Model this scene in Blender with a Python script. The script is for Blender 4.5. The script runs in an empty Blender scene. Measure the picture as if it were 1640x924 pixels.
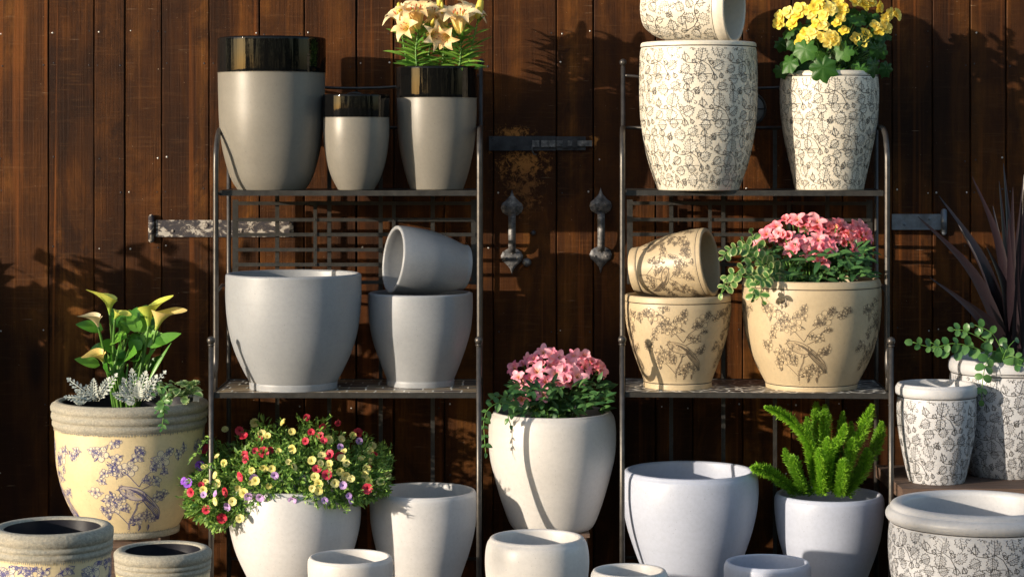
import bpy, math, random
from mathutils import Vector, Matrix, Quaternion
R = math.radians
S = bpy.context.scene
COL = S.collection
F = 3500.0; EYE = 1.45; HOR = 230.0
def P(px, py, Y): return Vector(((px-820)/F*Y, Y, EYE-(py-HOR)/F*Y))

# ------------------------------------------------------------------ mesh builder
class MB:
    def __init__(s): s.v=[]; s.f=[]; s.m=[]; s.g=[]; s.r=[]; s.e=[]; s.sm=[]
    def vert(s, p, g=0., r=0., e=0.):
        s.v.append((p[0],p[1],p[2])); s.g.append(g); s.r.append(r); s.e.append(e); return len(s.v)-1
    def face(s, idx, m=0, sm=True): s.f.append(tuple(idx)); s.m.append(m); s.sm.append(sm)
    def box(s, a, b, m=0, M=None, r=0.):
        c=[Vector((x,y,z)) for z in (a[2],b[2]) for y in (a[1],b[1]) for x in (a[0],b[0])]
        if M: c=[M@k for k in c]
        i=[s.vert(k,0,r) for k in c]
        for q in ((0,2,3,1),(4,5,7,6),(0,1,5,4),(2,6,7,3),(0,4,6,2),(1,3,7,5)): s.face([i[k] for k in q],m,False)
    def tube(s, pts, rad, n=8, m=0, r=0., cap=True):
        pts=[Vector(p) for p in pts]; rings=[]; L=len(pts); prev=None
        for k,p in enumerate(pts):
            d=(pts[min(k+1,L-1)]-pts[max(k-1,0)]).normalized()
            if prev is None:
                u=d.orthogonal().normalized()
            else:
                u=(prev-d*prev.dot(d))
                u=u.normalized() if u.length>1e-6 else d.orthogonal().normalized()
            prev=u; w=d.cross(u); rr=rad(k/(L-1)) if callable(rad) else rad
            rings.append([s.vert(p+(u*math.cos(2*math.pi*j/n)+w*math.sin(2*math.pi*j/n))*rr,k/(L-1),r) for j in range(n)])
        for a,b in zip(rings,rings[1:]):
            for j in range(n): s.face((a[j],a[(j+1)%n],b[(j+1)%n],b[j]),m)
        if cap: s.face(rings[0][::-1],m); s.face(rings[-1],m)
    def lathe(s, prof, seg=32, m=0, M=None, r=0.):
        rings=[]
        for (rr,z) in prof:
            if rr<1e-6:
                p=Vector((0,0,z)); rings.append([s.vert(M@p if M else p,0,r)])
            else:
                ring=[]
                for j in range(seg):
                    a=2*math.pi*j/seg; p=Vector((rr*math.sin(a),-rr*math.cos(a),z))
                    ring.append(s.vert(M@p if M else p,0,r))
                rings.append(ring)
        for a,b in zip(rings,rings[1:]):
            if len(a)==1 and len(b)==1: continue
            for j in range(seg):
                k=(j+1)%seg
                if len(a)==1: s.face((a[0],b[k],b[j]),m)
                elif len(b)==1: s.face((a[j],a[k],b[0]),m)
                else: s.face((a[j],a[k],b[k],b[j]),m)
    def ball(s, c, rad, m=0, seg=14, sc=(1,1,1), r=0.):
        n=8; M=Matrix.Translation(c)@Matrix.Diagonal((*sc,1))
        s.lathe([(rad*math.sin(math.pi*k/n),-rad*math.cos(math.pi*k/n)) for k in range(n+1)],seg,m,M,r)
    def build(s, name, mats, parent=None, M=None):
        me=bpy.data.meshes.new(name); me.from_pydata(s.v,[],s.f)
        if not isinstance(mats,(list,tuple)): mats=[mats]
        for m in mats: me.materials.append(m)
        me.polygons.foreach_set('material_index',s.m); me.polygons.foreach_set('use_smooth',s.sm)
        for nm,d in (('grad',s.g),('rnd',s.r),('edge',s.e)):
            if any(d):
                at=me.attributes.new(nm,'FLOAT','POINT'); at.data.foreach_set('value',d)
        me.update()
        o=bpy.data.objects.new(name,me); COL.objects.link(o)
        if parent: o.parent=parent
        if M is not None: o.matrix_local=M
        return o
def tag(o,label=None,cat=None,group=None,kind=None):
    if label: o['label']=label
    if cat: o['category']=cat
    if group: o['group']=group
    if kind: o['kind']=kind
    return o
def empty(name,loc,label,cat,group=None,rz=0):
    o=bpy.data.objects.new(name,None); COL.objects.link(o); o.location=loc; o.rotation_euler=(0,0,rz)
    o.empty_display_size=.05
    return tag(o,label,cat,group)

# ------------------------------------------------------------------ materials
class NT:
    def __init__(s,name):
        s.mat=bpy.data.materials.new(name); s.mat.use_nodes=True; s.t=s.mat.node_tree; s.t.nodes.clear()
        s.out=s.n('ShaderNodeOutputMaterial'); s.b=s.n('ShaderNodeBsdfPrincipled'); s.l(s.b.outputs[0],s.out.inputs[0])
    def n(s,ty,**kw):
        x=s.t.nodes.new(ty)
        for k,v in kw.items(): setattr(x,k,v)
        return x
    def l(s,a,b): s.t.links.new(a,b)
    def set(s,node,**kw):
        for k,v in kw.items(): node.inputs[k.replace('_',' ')].default_value=v
        return node
    def coord(s,scale=(1,1,1),kind='Object'):
        c=s.n('ShaderNodeTexCoord'); m=s.n('ShaderNodeMapping'); m.inputs['Scale'].default_value=scale
        s.l(c.outputs[kind],m.inputs[0]); return m.outputs[0]
    def noise(s,vec,scale,detail=4,rough=.6,dist=0):
        x=s.n('ShaderNodeTexNoise'); s.set(x,Scale=scale,Detail=detail,Roughness=rough,Distortion=dist)
        if vec: s.l(vec,x.inputs['Vector'])
        return x.outputs['Fac']
    def ramp(s,fac,stops):
        x=s.n('ShaderNodeValToRGB'); el=x.color_ramp.elements
        while len(el)>1: el.remove(el[-1])
        for i,(p,c) in enumerate(stops):
            e=el[0] if i==0 else el.new(p)
            e.position=p; e.color=(*c,1) if len(c)==3 else c
        s.l(fac,x.inputs[0]); return x.outputs[0]
    def mix(s,f,a,b,mode='MIX'):
        x=s.n('ShaderNodeMix',data_type='RGBA',blend_type=mode)
        for v,i in ((f,0),(a,6),(b,7)):
            if isinstance(v,(int,float)): x.inputs[i].default_value=v
            elif isinstance(v,tuple): x.inputs[i].default_value=(*v,1)
            else: s.l(v,x.inputs[i])
        return x.outputs[2]
    def math(s,op,a,b=0.,c=None):
        x=s.n('ShaderNodeMath',operation=op)
        for i,v in enumerate((a,b) if c is None else (a,b,c)):
            if isinstance(v,(int,float)): x.inputs[i].default_value=v
            else: s.l(v,x.inputs[i])
        return x.outputs[0]
    def attr(s,nm): return s.n('ShaderNodeAttribute',attribute_name=nm).outputs['Fac']
    def bump(s,h,strength=.3,dist=.005):
        x=s.n('ShaderNodeBump'); s.set(x,Strength=strength,Distance=dist); s.l(h,x.inputs['Height']); s.l(x.outputs[0],s.b.inputs['Normal'])
    def col(s,c):
        if isinstance(c,tuple): s.b.inputs['Base Color'].default_value=(*c,1)
        else: s.l(c,s.b.inputs['Base Color'])
def sc3(c,k): return tuple(min(1,x*k) for x in c)

def glaze(name,c,rough=.4,var=.12,coat=0.,spec=.5,bump=.15):
    t=NT(name); v=t.coord(); n1=t.noise(v,7,5,.6,.4); n2=t.noise(v,90,3,.7)
    vs=t.coord((3,3,60)); n3=t.noise(vs,1.0,4,.6)
    cc=t.ramp(n1,[(.3,sc3(c,1-var)),(.7,sc3(c,1+var*.6))])
    cc=t.mix(.35,cc,t.ramp(n2,[(.35,sc3(c,.86)),(.6,sc3(c,1.05))]))
    cc=t.mix(t.math('MULTIPLY',t.ramp(n3,[(.55,(0,0,0)),(.75,(1,1,1))]),.22),cc,sc3(c,.8))
    sp=t.noise(v,230,1,.5)
    cc=t.mix(t.ramp(sp,[(.72,(0,0,0)),(.76,(.5,.5,.5))]),cc,sc3(c,.45))
    t.col(cc); t.set(t.b,Roughness=rough,Coat_Weight=coat,Coat_Roughness=.2,Specular_IOR_Level=spec)
    t.l(t.math('ADD',t.math('MULTIPLY',n1,.25),rough-.12),t.b.inputs['Roughness'])
    t.bump(t.math('ADD',t.math('MULTIPLY',n3,.6),t.math('MULTIPLY',n2,.35)),bump,.0012)
    return t.mat
def simple(name,c,rough=.5,metal=0.,var=.15,scale=60,bump=.1,spec=.5):
    t=NT(name); v=t.coord(); n=t.noise(v,scale,4,.65)
    t.col(t.ramp(n,[(.3,sc3(c,1-var)),(.7,sc3(c,1+var))])); t.set(t.b,Roughness=rough,Metallic=metal,Specular_IOR_Level=spec)
    t.bump(n,bump,.002); return t.mat
def leafmat(name,dark,light,rough=.45,edge=None,trans=.25,gradc=None,spec=.4):
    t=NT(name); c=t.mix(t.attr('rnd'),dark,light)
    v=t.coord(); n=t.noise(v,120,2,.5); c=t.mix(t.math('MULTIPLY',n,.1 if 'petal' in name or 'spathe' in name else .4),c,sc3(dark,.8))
    if gradc: c=t.mix(t.ramp(t.attr('grad'),gradc[1]),c,gradc[0])
    if edge: c=t.mix(t.ramp(t.attr('edge'),[(.5,(0,0,0)),(.8,(1,1,1))]),c,edge)
    t.col(c); t.set(t.b,Roughness=rough,Specular_IOR_Level=spec)
    tr=t.n('ShaderNodeBsdfTranslucent'); t.l(c,tr.inputs[0]); mx=t.n('ShaderNodeMixShader'); mx.inputs[0].default_value=trans
    t.l(t.b.outputs[0],mx.inputs[1]); t.l(tr.outputs[0],mx.inputs[2]); t.l(mx.outputs[0],t.out.inputs[0])
    return t.mat

M={}
M['taupe']=glaze('taupe_glaze',(.195,.18,.152),.38,.12,spec=.5)
M['black']=NT('black_gloss_glaze'); t=M['black']; t.col((.004,.004,.004)); t.set(t.b,Roughness=.03,Specular_IOR_Level=.2)
n=t.noise(t.coord((30,30,1.5)),1.6,3,.5); t.bump(n,.22,.006); M['black']=t.mat
M['grey']=glaze('grey_blue_glaze',(.285,.295,.31),.45,.11)
M['white']=glaze('white_glaze',(.57,.56,.56),.42,.08)
M['warmwhite']=glaze('warm_white_glaze',(.57,.545,.52),.4,.07)
M['lav']=glaze('pale_lavender_glaze',(.40,.43,.52),.42,.08)
M['cream']=glaze('ivory_glaze',(.66,.60,.49),.4,.05)
M['cream2']=glaze('chalk_glaze',(.46,.46,.475),.45,.04)
M['tan']=glaze('tan_glaze',(.46,.36,.225),.45,.09)
M['straw']=glaze('straw_glaze',(.68,.545,.32),.45,.15)
M['inkb']=simple('brown_ink',(.12,.09,.06),.6)
M['inkg']=simple('charcoal_ink',(.035,.03,.026),.6)
M['ink2']=simple('grey_hatching',(.50,.46,.38),.6); M['ink5']=simple('pale_hatching',(.63,.59,.50),.6)
M['ink3']=simple('brown_hatching',(.40,.305,.185),.6)
M['inkblue']=simple('violet_blue_ink',(.09,.085,.23),.6)
M['ink4']=simple('pale_blue_hatching',(.54,.45,.40),.6)
M['petalfill']=glaze('raised_straw_petals',(.74,.63,.43),.4,.05)
M['tanfill']=glaze('raised_tan_petals',(.53,.41,.25),.35,.05)
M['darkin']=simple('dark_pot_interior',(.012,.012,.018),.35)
M['soil']=simple('potting_soil',(.018,.012,.008),.95,0,.5,90,.8)
M['blackline']=simple('dark_groove',(.03,.025,.02),.6)
M['iron']=simple('black_iron',(.075,.068,.062),.38,.6,.3,40,.12)
M['ironf']=simple('flat_iron',(.045,.042,.038),.42,.5,.3,40,.12)
M['blackiron']=simple('dark_worn_iron',(.035,.035,.04),.5,.6,.5,30,.5)
# stone collar
t=NT('weathered_stone_collar'); v=t.coord(); n1=t.noise(v,9,6,.7); n2=t.noise(v,160,4,.75); n3=t.noise(t.coord((1,1,6)),14,4,.6)
c=t.ramp(n1,[(.3,(.22,.22,.18)),(.55,(.38,.34,.26)),(.75,(.52,.44,.31))]); c=t.mix(t.ramp(n3,[(.5,(0,0,0)),(.72,(.6,.6,.6))]),c,(.16,.19,.20))
c=t.mix(.5,c,t.ramp(n2,[(.3,(.14,.14,.12)),(.7,(.55,.5,.4))])); t.col(c); t.set(t.b,Roughness=.85); t.bump(n2,.9,.003); M['stone']=t.mat
# barn wood
def wood(name,stain=True):
    t=NT(name); o=t.n('ShaderNodeTexCoord').outputs['Object']; rn=t.attr('rnd')
    sep=t.n('ShaderNodeSeparateXYZ'); t.l(o,sep.inputs[0])
    def vec(sx,sz,k):
        c=t.n('ShaderNodeCombineXYZ'); t.l(t.math('MULTIPLY',sep.outputs[0],sx),c.inputs[0]); t.l(t.math('MULTIPLY',rn,37.),c.inputs[1]); t.l(t.math('MULTIPLY_ADD',sep.outputs[2],sz,t.math('MULTIPLY',rn,k)),c.inputs[2]); return c.outputs[0]
    grain=t.noise(vec(150,2.5,11),1,6,.7,.3); streak=t.noise(vec(8,.9,5),1,7,.6,.9); band=t.noise(vec(1.6,5.5,23),1,4,.6,.5); org=t.noise(vec(34,.45,19),1,3,.5,.4); blot=t.noise(vec(6,3.6,9),1,6,.7,.8)
    saw=t.noise(vec(9,130,3),1,3,.6); big=t.noise(o,1.6,4,.55)
    c=t.ramp(streak,[(.3,(.013,.0048,.0016)),(.44,(.052,.0165,.0032)),(.56,(.112,.038,.0065)),(.70,(.215,.082,.014))])
    c=t.mix(t.ramp(blot,[(.38,(.9,.9,.9)),(.55,(0,0,0))]),c,(.022,.0078,.0028))
    c=t.mix(t.math('MULTIPLY',t.ramp(band,[(.5,(0,0,0)),(.68,(1,1,1))]),.55),c,(.018,.0065,.0024))
    c=t.mix(t.math('MULTIPLY',t.ramp(grain,[(.42,(1,1,1)),(.58,(0,0,0))]),.26),c,(.010,.004,.0016))
    c=t.mix(t.math('MULTIPLY',t.ramp(grain,[(.6,(0,0,0)),(.75,(1,1,1))]),.16),c,(.17,.075,.024))
    c=t.mix(t.math('MULTIPLY',t.ramp(org,[(.60,(0,0,0)),(.68,(1,1,1))]),.6),c,(.20,.060,.011))
    c=t.mix(t.math('MULTIPLY',rn,.35),c,(.07,.024,.006))
    c=t.mix(t.math('MULTIPLY',t.ramp(saw,[(.56,(0,0,0)),(.7,(1,1,1))]),.22),c,(.15,.07,.028))
    # knots
    kv=t.n('ShaderNodeTexVoronoi',feature='F1'); t.l(vec(4.2,1.3,7),kv.inputs['Vector']); kv.inputs['Scale'].default_value=1.
    c=t.mix(t.ramp(kv.outputs['Distance'],[(.05,(.95,.95,.95)),(.13,(.35,.35,.35)),(.2,(0,0,0))]),c,(.018,.007,.004))
    # dark grime and dry bleached scuffs
    c=t.mix(t.ramp(big,[(.45,(0,0,0)),(.62,(.65,.65,.65))]),c,(.014,.006,.0035))
    sc=t.noise(o,170,2,.5); c=t.mix(t.ramp(sc,[(.76,(0,0,0)),(.79,(.5,.5,.5))]),c,(.5,.38,.26))
    sc2=t.noise(vec(12,260,2),1,2,.5); c=t.mix(t.ramp(sc2,[(.74,(0,0,0)),(.8,(.5,.5,.5))]),c,(.4,.28,.18))
    if stain:
        # rusty bare wood rubbed around the latch, colour brightened to suggest sunlight on it
        for (px,py,rx,rz) in ((840,262,.12,.075),(822,212,.085,.03),(950,228,.028,.03),(840,300,.09,.12)):
            q=P(px,py,6.92); m=t.n('ShaderNodeMapping',vector_type='POINT'); m.inputs['Location'].default_value=(-q.x/rx,0,-q.z/rz); m.inputs['Scale'].default_value=(1/rx,0,1/rz)
            t.l(o,m.inputs[0]); ln=t.n('ShaderNodeVectorMath',operation='LENGTH'); t.l(m.outputs[0],ln.inputs[0])
            nn=t.noise(o,48,7,.8,.5); f=t.math('ADD',ln.outputs['Value'],t.math('MULTIPLY_ADD',nn,4.6,-2.1))
            c=t.mix(t.ramp(f,[(.25,(.75,.75,.75)),(.8,(.0,.0,.0))]),c,(.46,.19,.045) if rz<.1 else (.22,.09,.027))
    t.col(c); t.set(t.b,Roughness=.6,Specular_IOR_Level=.1)
    t.bump(t.math('ADD',t.math('MULTIPLY',grain,1.0),t.math('MULTIPLY',saw,.6)),.5,.004)
    return t.mat
M['wood']=wood('old_brown_barn_wood'); 
M['bench']=None
t=NT('weathered_bench_wood'); v=t.coord((2,40,40)); n1=t.noise(v,3,6,.7,.3); n2=t.noise(t.coord(),6,3)
c=t.ramp(n1,[(.3,(.03,.018,.013)),(.55,(.11,.065,.045)),(.8,(.22,.15,.11))]); t.col(c); t.set(t.b,Roughness=.75); t.bump(n1,.7,.004); M['bench']=t.mat
t=NT('rust_flaked_strap'); n=t.noise(t.coord((1,1,1.6)),26,6,.72,.6); c=t.ramp(n,[(.47,(.035,.03,.035)),(.53,(.10,.08,.07)),(.56,(.40,.36,.31)),(.8,(.55,.5,.43))]); t.col(c)
t.set(t.b,Roughness=.7,Metallic=.2); t.bump(n,.5,.003); M['strap']=t.mat
t=NT('grey_worn_iron'); n=t.noise(t.coord(),45,5,.7); c=t.ramp(n,[(.35,(.03,.03,.033)),(.55,(.13,.125,.125)),(.7,(.32,.30,.28))]); t.col(c); t.set(t.b,Roughness=.5,Metallic=.35); t.bump(n,.4,.003); M['handle']=t.mat
# mosaics
def mosaic(name,cols,grout,kind):
    t=NT(name); o=t.coord()
    if kind=='brick':
        b=t.n('ShaderNodeTexBrick'); t.l(o,b.inputs['Vector']); t.set(b,Scale=1.,Mortar_Size=.0028,Brick_Width=.085,Row_Height=.045,Bias=.0); b.offset=.37; b.squash=.6; b.squash_frequency=3
        b.inputs['Color1'].default_value=(1,1,1,1); b.inputs['Color2'].default_value=(0,0,0,1); b.inputs['Mortar'].default_value=(0,0,0,1)
        c=t.ramp(b.outputs['Color'],cols); c=t.mix(b.outputs['Fac'],c,grout)
    else:
        a=t.n('ShaderNodeTexVoronoi',feature='DISTANCE_TO_EDGE'); t.l(o,a.inputs['Vector']); a.inputs['Scale'].default_value=26
        b=t.n('ShaderNodeTexVoronoi'); t.l(o,b.inputs['Vector']); b.inputs['Scale'].default_value=26
        c=t.mix(t.ramp(a.outputs[0],[(.06,(1,1,1)),(.10,(0,0,0))]),t.ramp(b.outputs['Color'],cols),grout)
    t.col(c); t.set(t.b,Roughness=.35); return t.mat
M['mos1']=mosaic('brown_mosaic',[(0,(.02,.015,.012)),(.35,(.07,.045,.03)),(.6,(.22,.15,.08)),(1,(.35,.25,.14))],(.75,.72,.62),'brick')
M['mos2']=mosaic('black_mosaic',[(0,(.012,.012,.014)),(1,(.03,.03,.035))],(.75,.72,.65),'vor')
M['medal']=simple('grey_medallion',(.36,.35,.33),.6)
# plants
M['g_lily']=leafmat('lily_leaf_green',(.07,.20,.025),(.22,.40,.06),.35)
M['g_begonia']=leafmat('begonia_leaf_green',(.018,.07,.010),(.065,.18,.025),.45,trans=.2,spec=.35)
M['g_alst']=leafmat('alstroemeria_leaf_green',(.035,.11,.035),(.13,.28,.08),.4)
M['g_cali']=leafmat('calibrachoa_leaf_green',(.06,.17,.03),(.40,.60,.12),.45)
M['g_calla']=leafmat('calla_leaf_green',(.05,.20,.02),(.22,.50,.06),.35)
M['g_fern']=leafmat('foxtail_fern_green',(.025,.15,.012),(.33,.62,.04),.5,trans=.3)
M['g_vine']=leafmat('variegated_vine_leaf',(.07,.19,.04),(.16,.32,.08),.35,edge=(.45,.52,.20))
M['g_vine2']=leafmat('green_vine_leaf',(.05,.15,.04),(.14,.28,.08),.35)
M['g_rosette']=leafmat('variegated_rosette_leaf',(.12,.28,.08),(.26,.42,.14),.4,edge=(.5,.6,.3))
M['silver']=leafmat('silver_felted_leaf',(.42,.46,.42),(.66,.69,.62),.8,trans=.05)
M['cordy']=leafmat('dark_purple_strap_leaf',(.008,.005,.007),(.022,.012,.016),.35,trans=.04,spec=.5)
M['stem']=leafmat('green_stem',(.08,.20,.03),(.16,.32,.06),.45,trans=.1)
M['f_lily']=leafmat('peach_lily_petal',(.98,.66,.30),(1.,.84,.52),.45,gradc=((.98,.88,.35),[(.0,(1,1,1)),(.35,(.2,.2,.2)),(.6,(0,0,0))]),trans=.3)
M['f_bud']=leafmat('yellow_green_bud',(.60,.55,.08),(.80,.62,.12),.4,trans=.15)
M['f_yellow']=leafmat('yellow_begonia_petal',(.93,.72,.08),(.98,.88,.35),.45,trans=.3)
M['f_pink']=leafmat('salmon_pink_petal',(.92,.19,.26),(1.,.45,.48),.45,gradc=((.95,.62,.20),[(0,(1,1,1)),(.2,(.3,.3,.3)),(.35,(0,0,0))]),trans=.15)
M['f_pink2']=leafmat('rose_pink_petal',(.95,.24,.37),(1.,.54,.60),.45,gradc=((.95,.68,.30),[(0,(1,1,1)),(.22,(.4,.4,.4)),(.42,(0,0,0))]),trans=.15)
M['c_yellow']=leafmat('pale_yellow_petal',(.80,.72,.20),(.90,.82,.38),.5,gradc=((.75,.55,.06),[(0,(1,1,1)),(.22,(0,0,0))]))
M['c_red']=leafmat('crimson_petal',(.55,.02,.05),(.80,.07,.13),.5,gradc=((.2,.01,.02),[(0,(1,1,1)),(.4,(0,0,0))]))
M['c_lilac']=leafmat('lilac_petal',(.55,.32,.70),(.75,.50,.82),.5,gradc=((.3,.12,.4),[(0,(1,1,1)),(.35,(0,0,0))]))
M['c_purple']=leafmat('violet_petal',(.24,.06,.55),(.36,.12,.70),.5,gradc=((.1,.02,.2),[(0,(1,1,1)),(.4,(0,0,0))]))
M['calla']=leafmat('yellow_calla_spathe',(.95,.62,.12),(.98,.78,.34),.4,gradc=((.38,.52,.08),[(.0,(1,1,1)),(.5,(.4,.4,.4)),(.8,(0,0,0))]),trans=.25)
M['callag']=leafmat('green_yellow_spathe',(.62,.70,.10),(.85,.82,.18),.4,gradc=((.25,.45,.06),[(.0,(1,1,1)),(.6,(.4,.4,.4)),(.9,(0,0,0))]),trans=.25)
M['callap']=leafmat('pale_peach_spathe',(.88,.70,.42),(.95,.78,.52),.4,trans=.25)
M['stamen']=simple('orange_stamen',(.55,.15,.05),.6)
M['tagw']=simple('white_plastic',(.75,.75,.75),.4)

# ------------------------------------------------------------------ surface drawing (raised glaze lines)
class Art:
    def __init__(s,mb,rf,z0,z1,th=0.):
        s.mb=mb; s.rf=rf; s.z0=z0; s.z1=z1; s.th=th; s.k=0; s.rref=1.; s.zc=0.
    def pos(s,u,v,off):
        z=s.zc+v; r=s.rf(z)+off; a=s.th+u/s.rref
        return (r*math.sin(a),-r*math.cos(a),z)
    def line(s,pts,w,m,closed=False,off=None):
        s.k+=1; off=.0005+(s.k%60)*.000012 if off is None else off
        if closed: pts=list(pts)+[pts[0]]
        L=len(pts); prev=None
        for i,(x,y) in enumerate(pts):
            a=pts[max(i-1,0)]; b=pts[min(i+1,L-1)]
            if closed and i in (0,L-1): a=pts[-2]; b=pts[1]
            dx,dy=b[0]-a[0],b[1]-a[1]; d=math.hypot(dx,dy) or 1e-9; nx,ny=-dy/d*w/2,dx/d*w/2
            z=s.zc+y
            if z<s.z0 or z>s.z1: prev=None; continue
            cur=(s.mb.vert(s.pos(x+nx,y+ny,off)),s.mb.vert(s.pos(x-nx,y-ny,off)))
            if prev: s.mb.face((prev[0],prev[1],cur[1],cur[0]),m)
            prev=cur
    def fill(s,pts,m,off=None):
        s.k+=1; off=.00022+(s.k%40)*.000005 if off is None else off
        if any(not(s.z0<=s.zc+y<=s.z1) for x,y in pts): return
        cx=sum(p[0] for p in pts)/len(pts); cy=sum(p[1] for p in pts)/len(pts)
        c=s.mb.vert(s.pos(cx,cy,off+.0001)); idx=[s.mb.vert(s.pos(x,y,off)) for x,y in pts]
        for i in range(len(idx)): s.mb.face((c,idx[i],idx[(i+1)%len(idx)]),m)
def xf(pts,x,y,s,a):
    c,n=math.cos(a),math.sin(a); return [(x+s*(px*c-py*n),y+s*(px*n+py*c)) for px,py in pts]
LH=[(0,-.40),(-.14,-.5),(-.2,-.37),(-.38,-.43),(-.36,-.25),(-.55,-.2),(-.42,-.05),(-.55,.11),(-.35,.12),(-.41,.31),(-.21,.26),(-.2,.48),(-.08,.39),(0,.64)]
LEAFO=LH+[(-x*.92,y+.02) for x,y in LH[-2:0:-1]]
LEAFH=[(0,-.42),(.13,-.45),(.32,-.36),(.40,-.2),(.38,-.02),(.40,.1),(.26,.14),(.22,.28),(.1,.36),(0,.55)]
TRIO=[(0,-.4),(-.22,-.45),(-.3,-.2),(-.5,-.35),(-.4,0),(-.3,.05),(-.2,.3),(-.05,.25),(.05,.6),(.15,.2),(.35,.2),(.3,-.05),(.5,-.25),(.25,-.25),(.2,-.45)]
def spiral(x,y,s,a,turn=1.6,sgn=1):
    out=[]
    for i in range(16):
        t=i/15; r=s*(1-t)**1.1; q=a+sgn*turn*2*math.pi*t*.8; out.append((x+r*math.cos(q),y+r*math.sin(q)))
    return out
def leafart(A,x,y,s,a,w,mi,mf,rnd,kind=0):
    o=LEAFO if kind==0 else TRIO
    o=[(px*(1+rnd.uniform(-.07,.07)),py*(1+rnd.uniform(-.07,.07))) for px,py in o]
    sx=rnd.uniform(.8,1.05); fl=rnd.choice((-1,1))
    o=[(px*sx*fl,py) for px,py in o]; h=[(px*sx*fl,py) for px,py in LEAFH]
    if kind==0:
        A.fill(xf([(q[0]*.93,q[1]*.93) for q in o],x,y,s,a),mf+1); A.fill(xf([(q[0]*.85,q[1]*.9) for q in h],x,y,s,a),mf,.00045)
        for k in range(4):
            y0=-.28+k*.19; A.line(xf([(0,y0),(.3*fl*sx*(1-abs(k-1.5)*.15),y0+.12)],x,y,s,a),w*.4,mi)
            y0+=.03; A.line(xf([(0,y0),(-.3*fl*sx*(1-abs(k-1.5)*.18),y0+.15)],x,y,s,a),w*.3,mi)
    else:
        A.fill(xf([(0,-.35),(.2*fl,-.2),(.22*fl,.05),(.04*fl,.4)],x,y,s,a),mf)
    A.line(xf(o,x,y,s,a),w,mi,True)
    A.line(xf([(0,-.62),(.02,-.2),(0,.45)],x,y,s,a),w*.7,mi)
TILE=[(405,95,60,95,0),(482,80,50,-70,0),(545,82,38,10,1),(465,155,70,-8,0),(555,135,62,190,0),(375,168,46,10,1),(375,236,50,120,0),(455,236,56,170,0),(555,213,58,-60,0),(392,290,52,100,0),(470,282,46,-80,0),(533,276,36,0,1),(572,270,28,20,1),(515,200,26,60,1),(600,100,34,-30,1),(345,110,28,40,1),(425,195,26,-120,1)]
def leafpattern(mb,rf,z0,z1,rref,period=.135,w=.0015,mi=1,mf=2,seed=1):
    n=max(4,round(2*math.pi*rref/period)); rows=int((z1-z0)/period)+3; k=period/248.
    rnd=random.Random(seed)
    for row in range(rows):
        for c in range(n):
            A=Art(mb,rf,z0,z1); A.rref=rref; A.k=rnd.randrange(60)
            A.th=(c*period+(row%3)*.37*period)/rref*(2*math.pi*rref/(n*period)); A.zc=z1-row*period+.03
            for (x,y,s,a,kd) in TILE:
                leafart(A,(x-475)*k,-(y-60)*k,s*k*1.10,R(a+rnd.uniform(-12,12)),w,mi,mf,rnd,kd)
            st=[(362,178),(385,200),(425,205),(470,192),(505,215),(525,250),(535,285)]
            A.line([((x-475)*k,-(y-60)*k) for x,y in st],w*.9,mi)
            A.line([((x-475)*k,-(y-60)*k) for x,y in ((430,120),(440,100),(470,95),(500,100))],w*.8,mi)
            A.line([((x-475)*k,-(y-60)*k) for x,y in ((400,270),(425,262),(440,275),(490,262),(520,262))],w*.8,mi)
            for (x,y,s,a,g) in ((508,188,13,0,1),(430,262,11,2,-1),(512,105,12,1,1),(350,250,11,3,1),(590,170,12,2,-1),(420,130,9,0,1),(500,305,10,1,-1),(590,300,10,0,1)):
                A.line(spiral((x-475)*k,-(y-60)*k,s*k,a,1.5,g),w*.7,mi)
# ---- bird and blossom
def blossom(A,x,y,s,a,w,mi,mf,rnd):
    for i in range(5):
        b=a+i*2*math.pi/5; pts=[]
        for j in range(8):
            q=2*math.pi*j/8; px,py=.52+.46*math.cos(q),.40*math.sin(q)
            pts.append((px,py))
        A.fill(xf(pts,x,y,s,b),mf); A.line(xf(pts,x,y,s,b),w,mi,True)
        A.line(xf([(.2,0),(.5,.05)],x,y,s,b),w*.5,mi)
    A.line([(x+s*.16*math.cos(q),y+s*.16*math.sin(q)) for q in (0,1.2,2.4,3.7,5)],w*.8,mi,True)
def sprig(A,x,y,s,a,w,mi,mf,dark=False):
    h=[(0,0),(.15,.16),(.45,.24),(.75,.14),(1.05,0)]; lo=[(x_,-y_) for x_,y_ in h[-2:0:-1]]
    if dark: A.fill(xf([(0,0),(.15,.16),(.45,.24),(.75,.14),(1.05,0),(.5,-.02)],x,y,s,a),mi)
    else: A.fill(xf([(0,0),(.15,-.16),(.45,-.24),(.75,-.14),(1.05,0),(.5,.0)],x,y,s,a),mf)
    A.line(xf(h+lo,x,y,s,a),w,mi,True); A.line(xf([(0,0),(1,0)],x,y,s,a),w*.7,mi)
FL=[(180,255,42),(130,240,24),(265,190,26),(275,290,28),(285,365,34),(350,350,42),(413,232,22),(400,275,30),(550,300,46),(505,335,26),(600,255,22),(568,382,20),(665,280,24),(708,245,22),(200,380,24),(180,430,22),(465,430,22),(520,440,26),(128,508,32),(215,560,34),(262,600,40),(190,640,30),(300,545,26),(420,690,34),(480,665,26),(525,690,26),(580,525,24),(535,548,26),(250,340,22),(330,610,24)]
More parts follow.
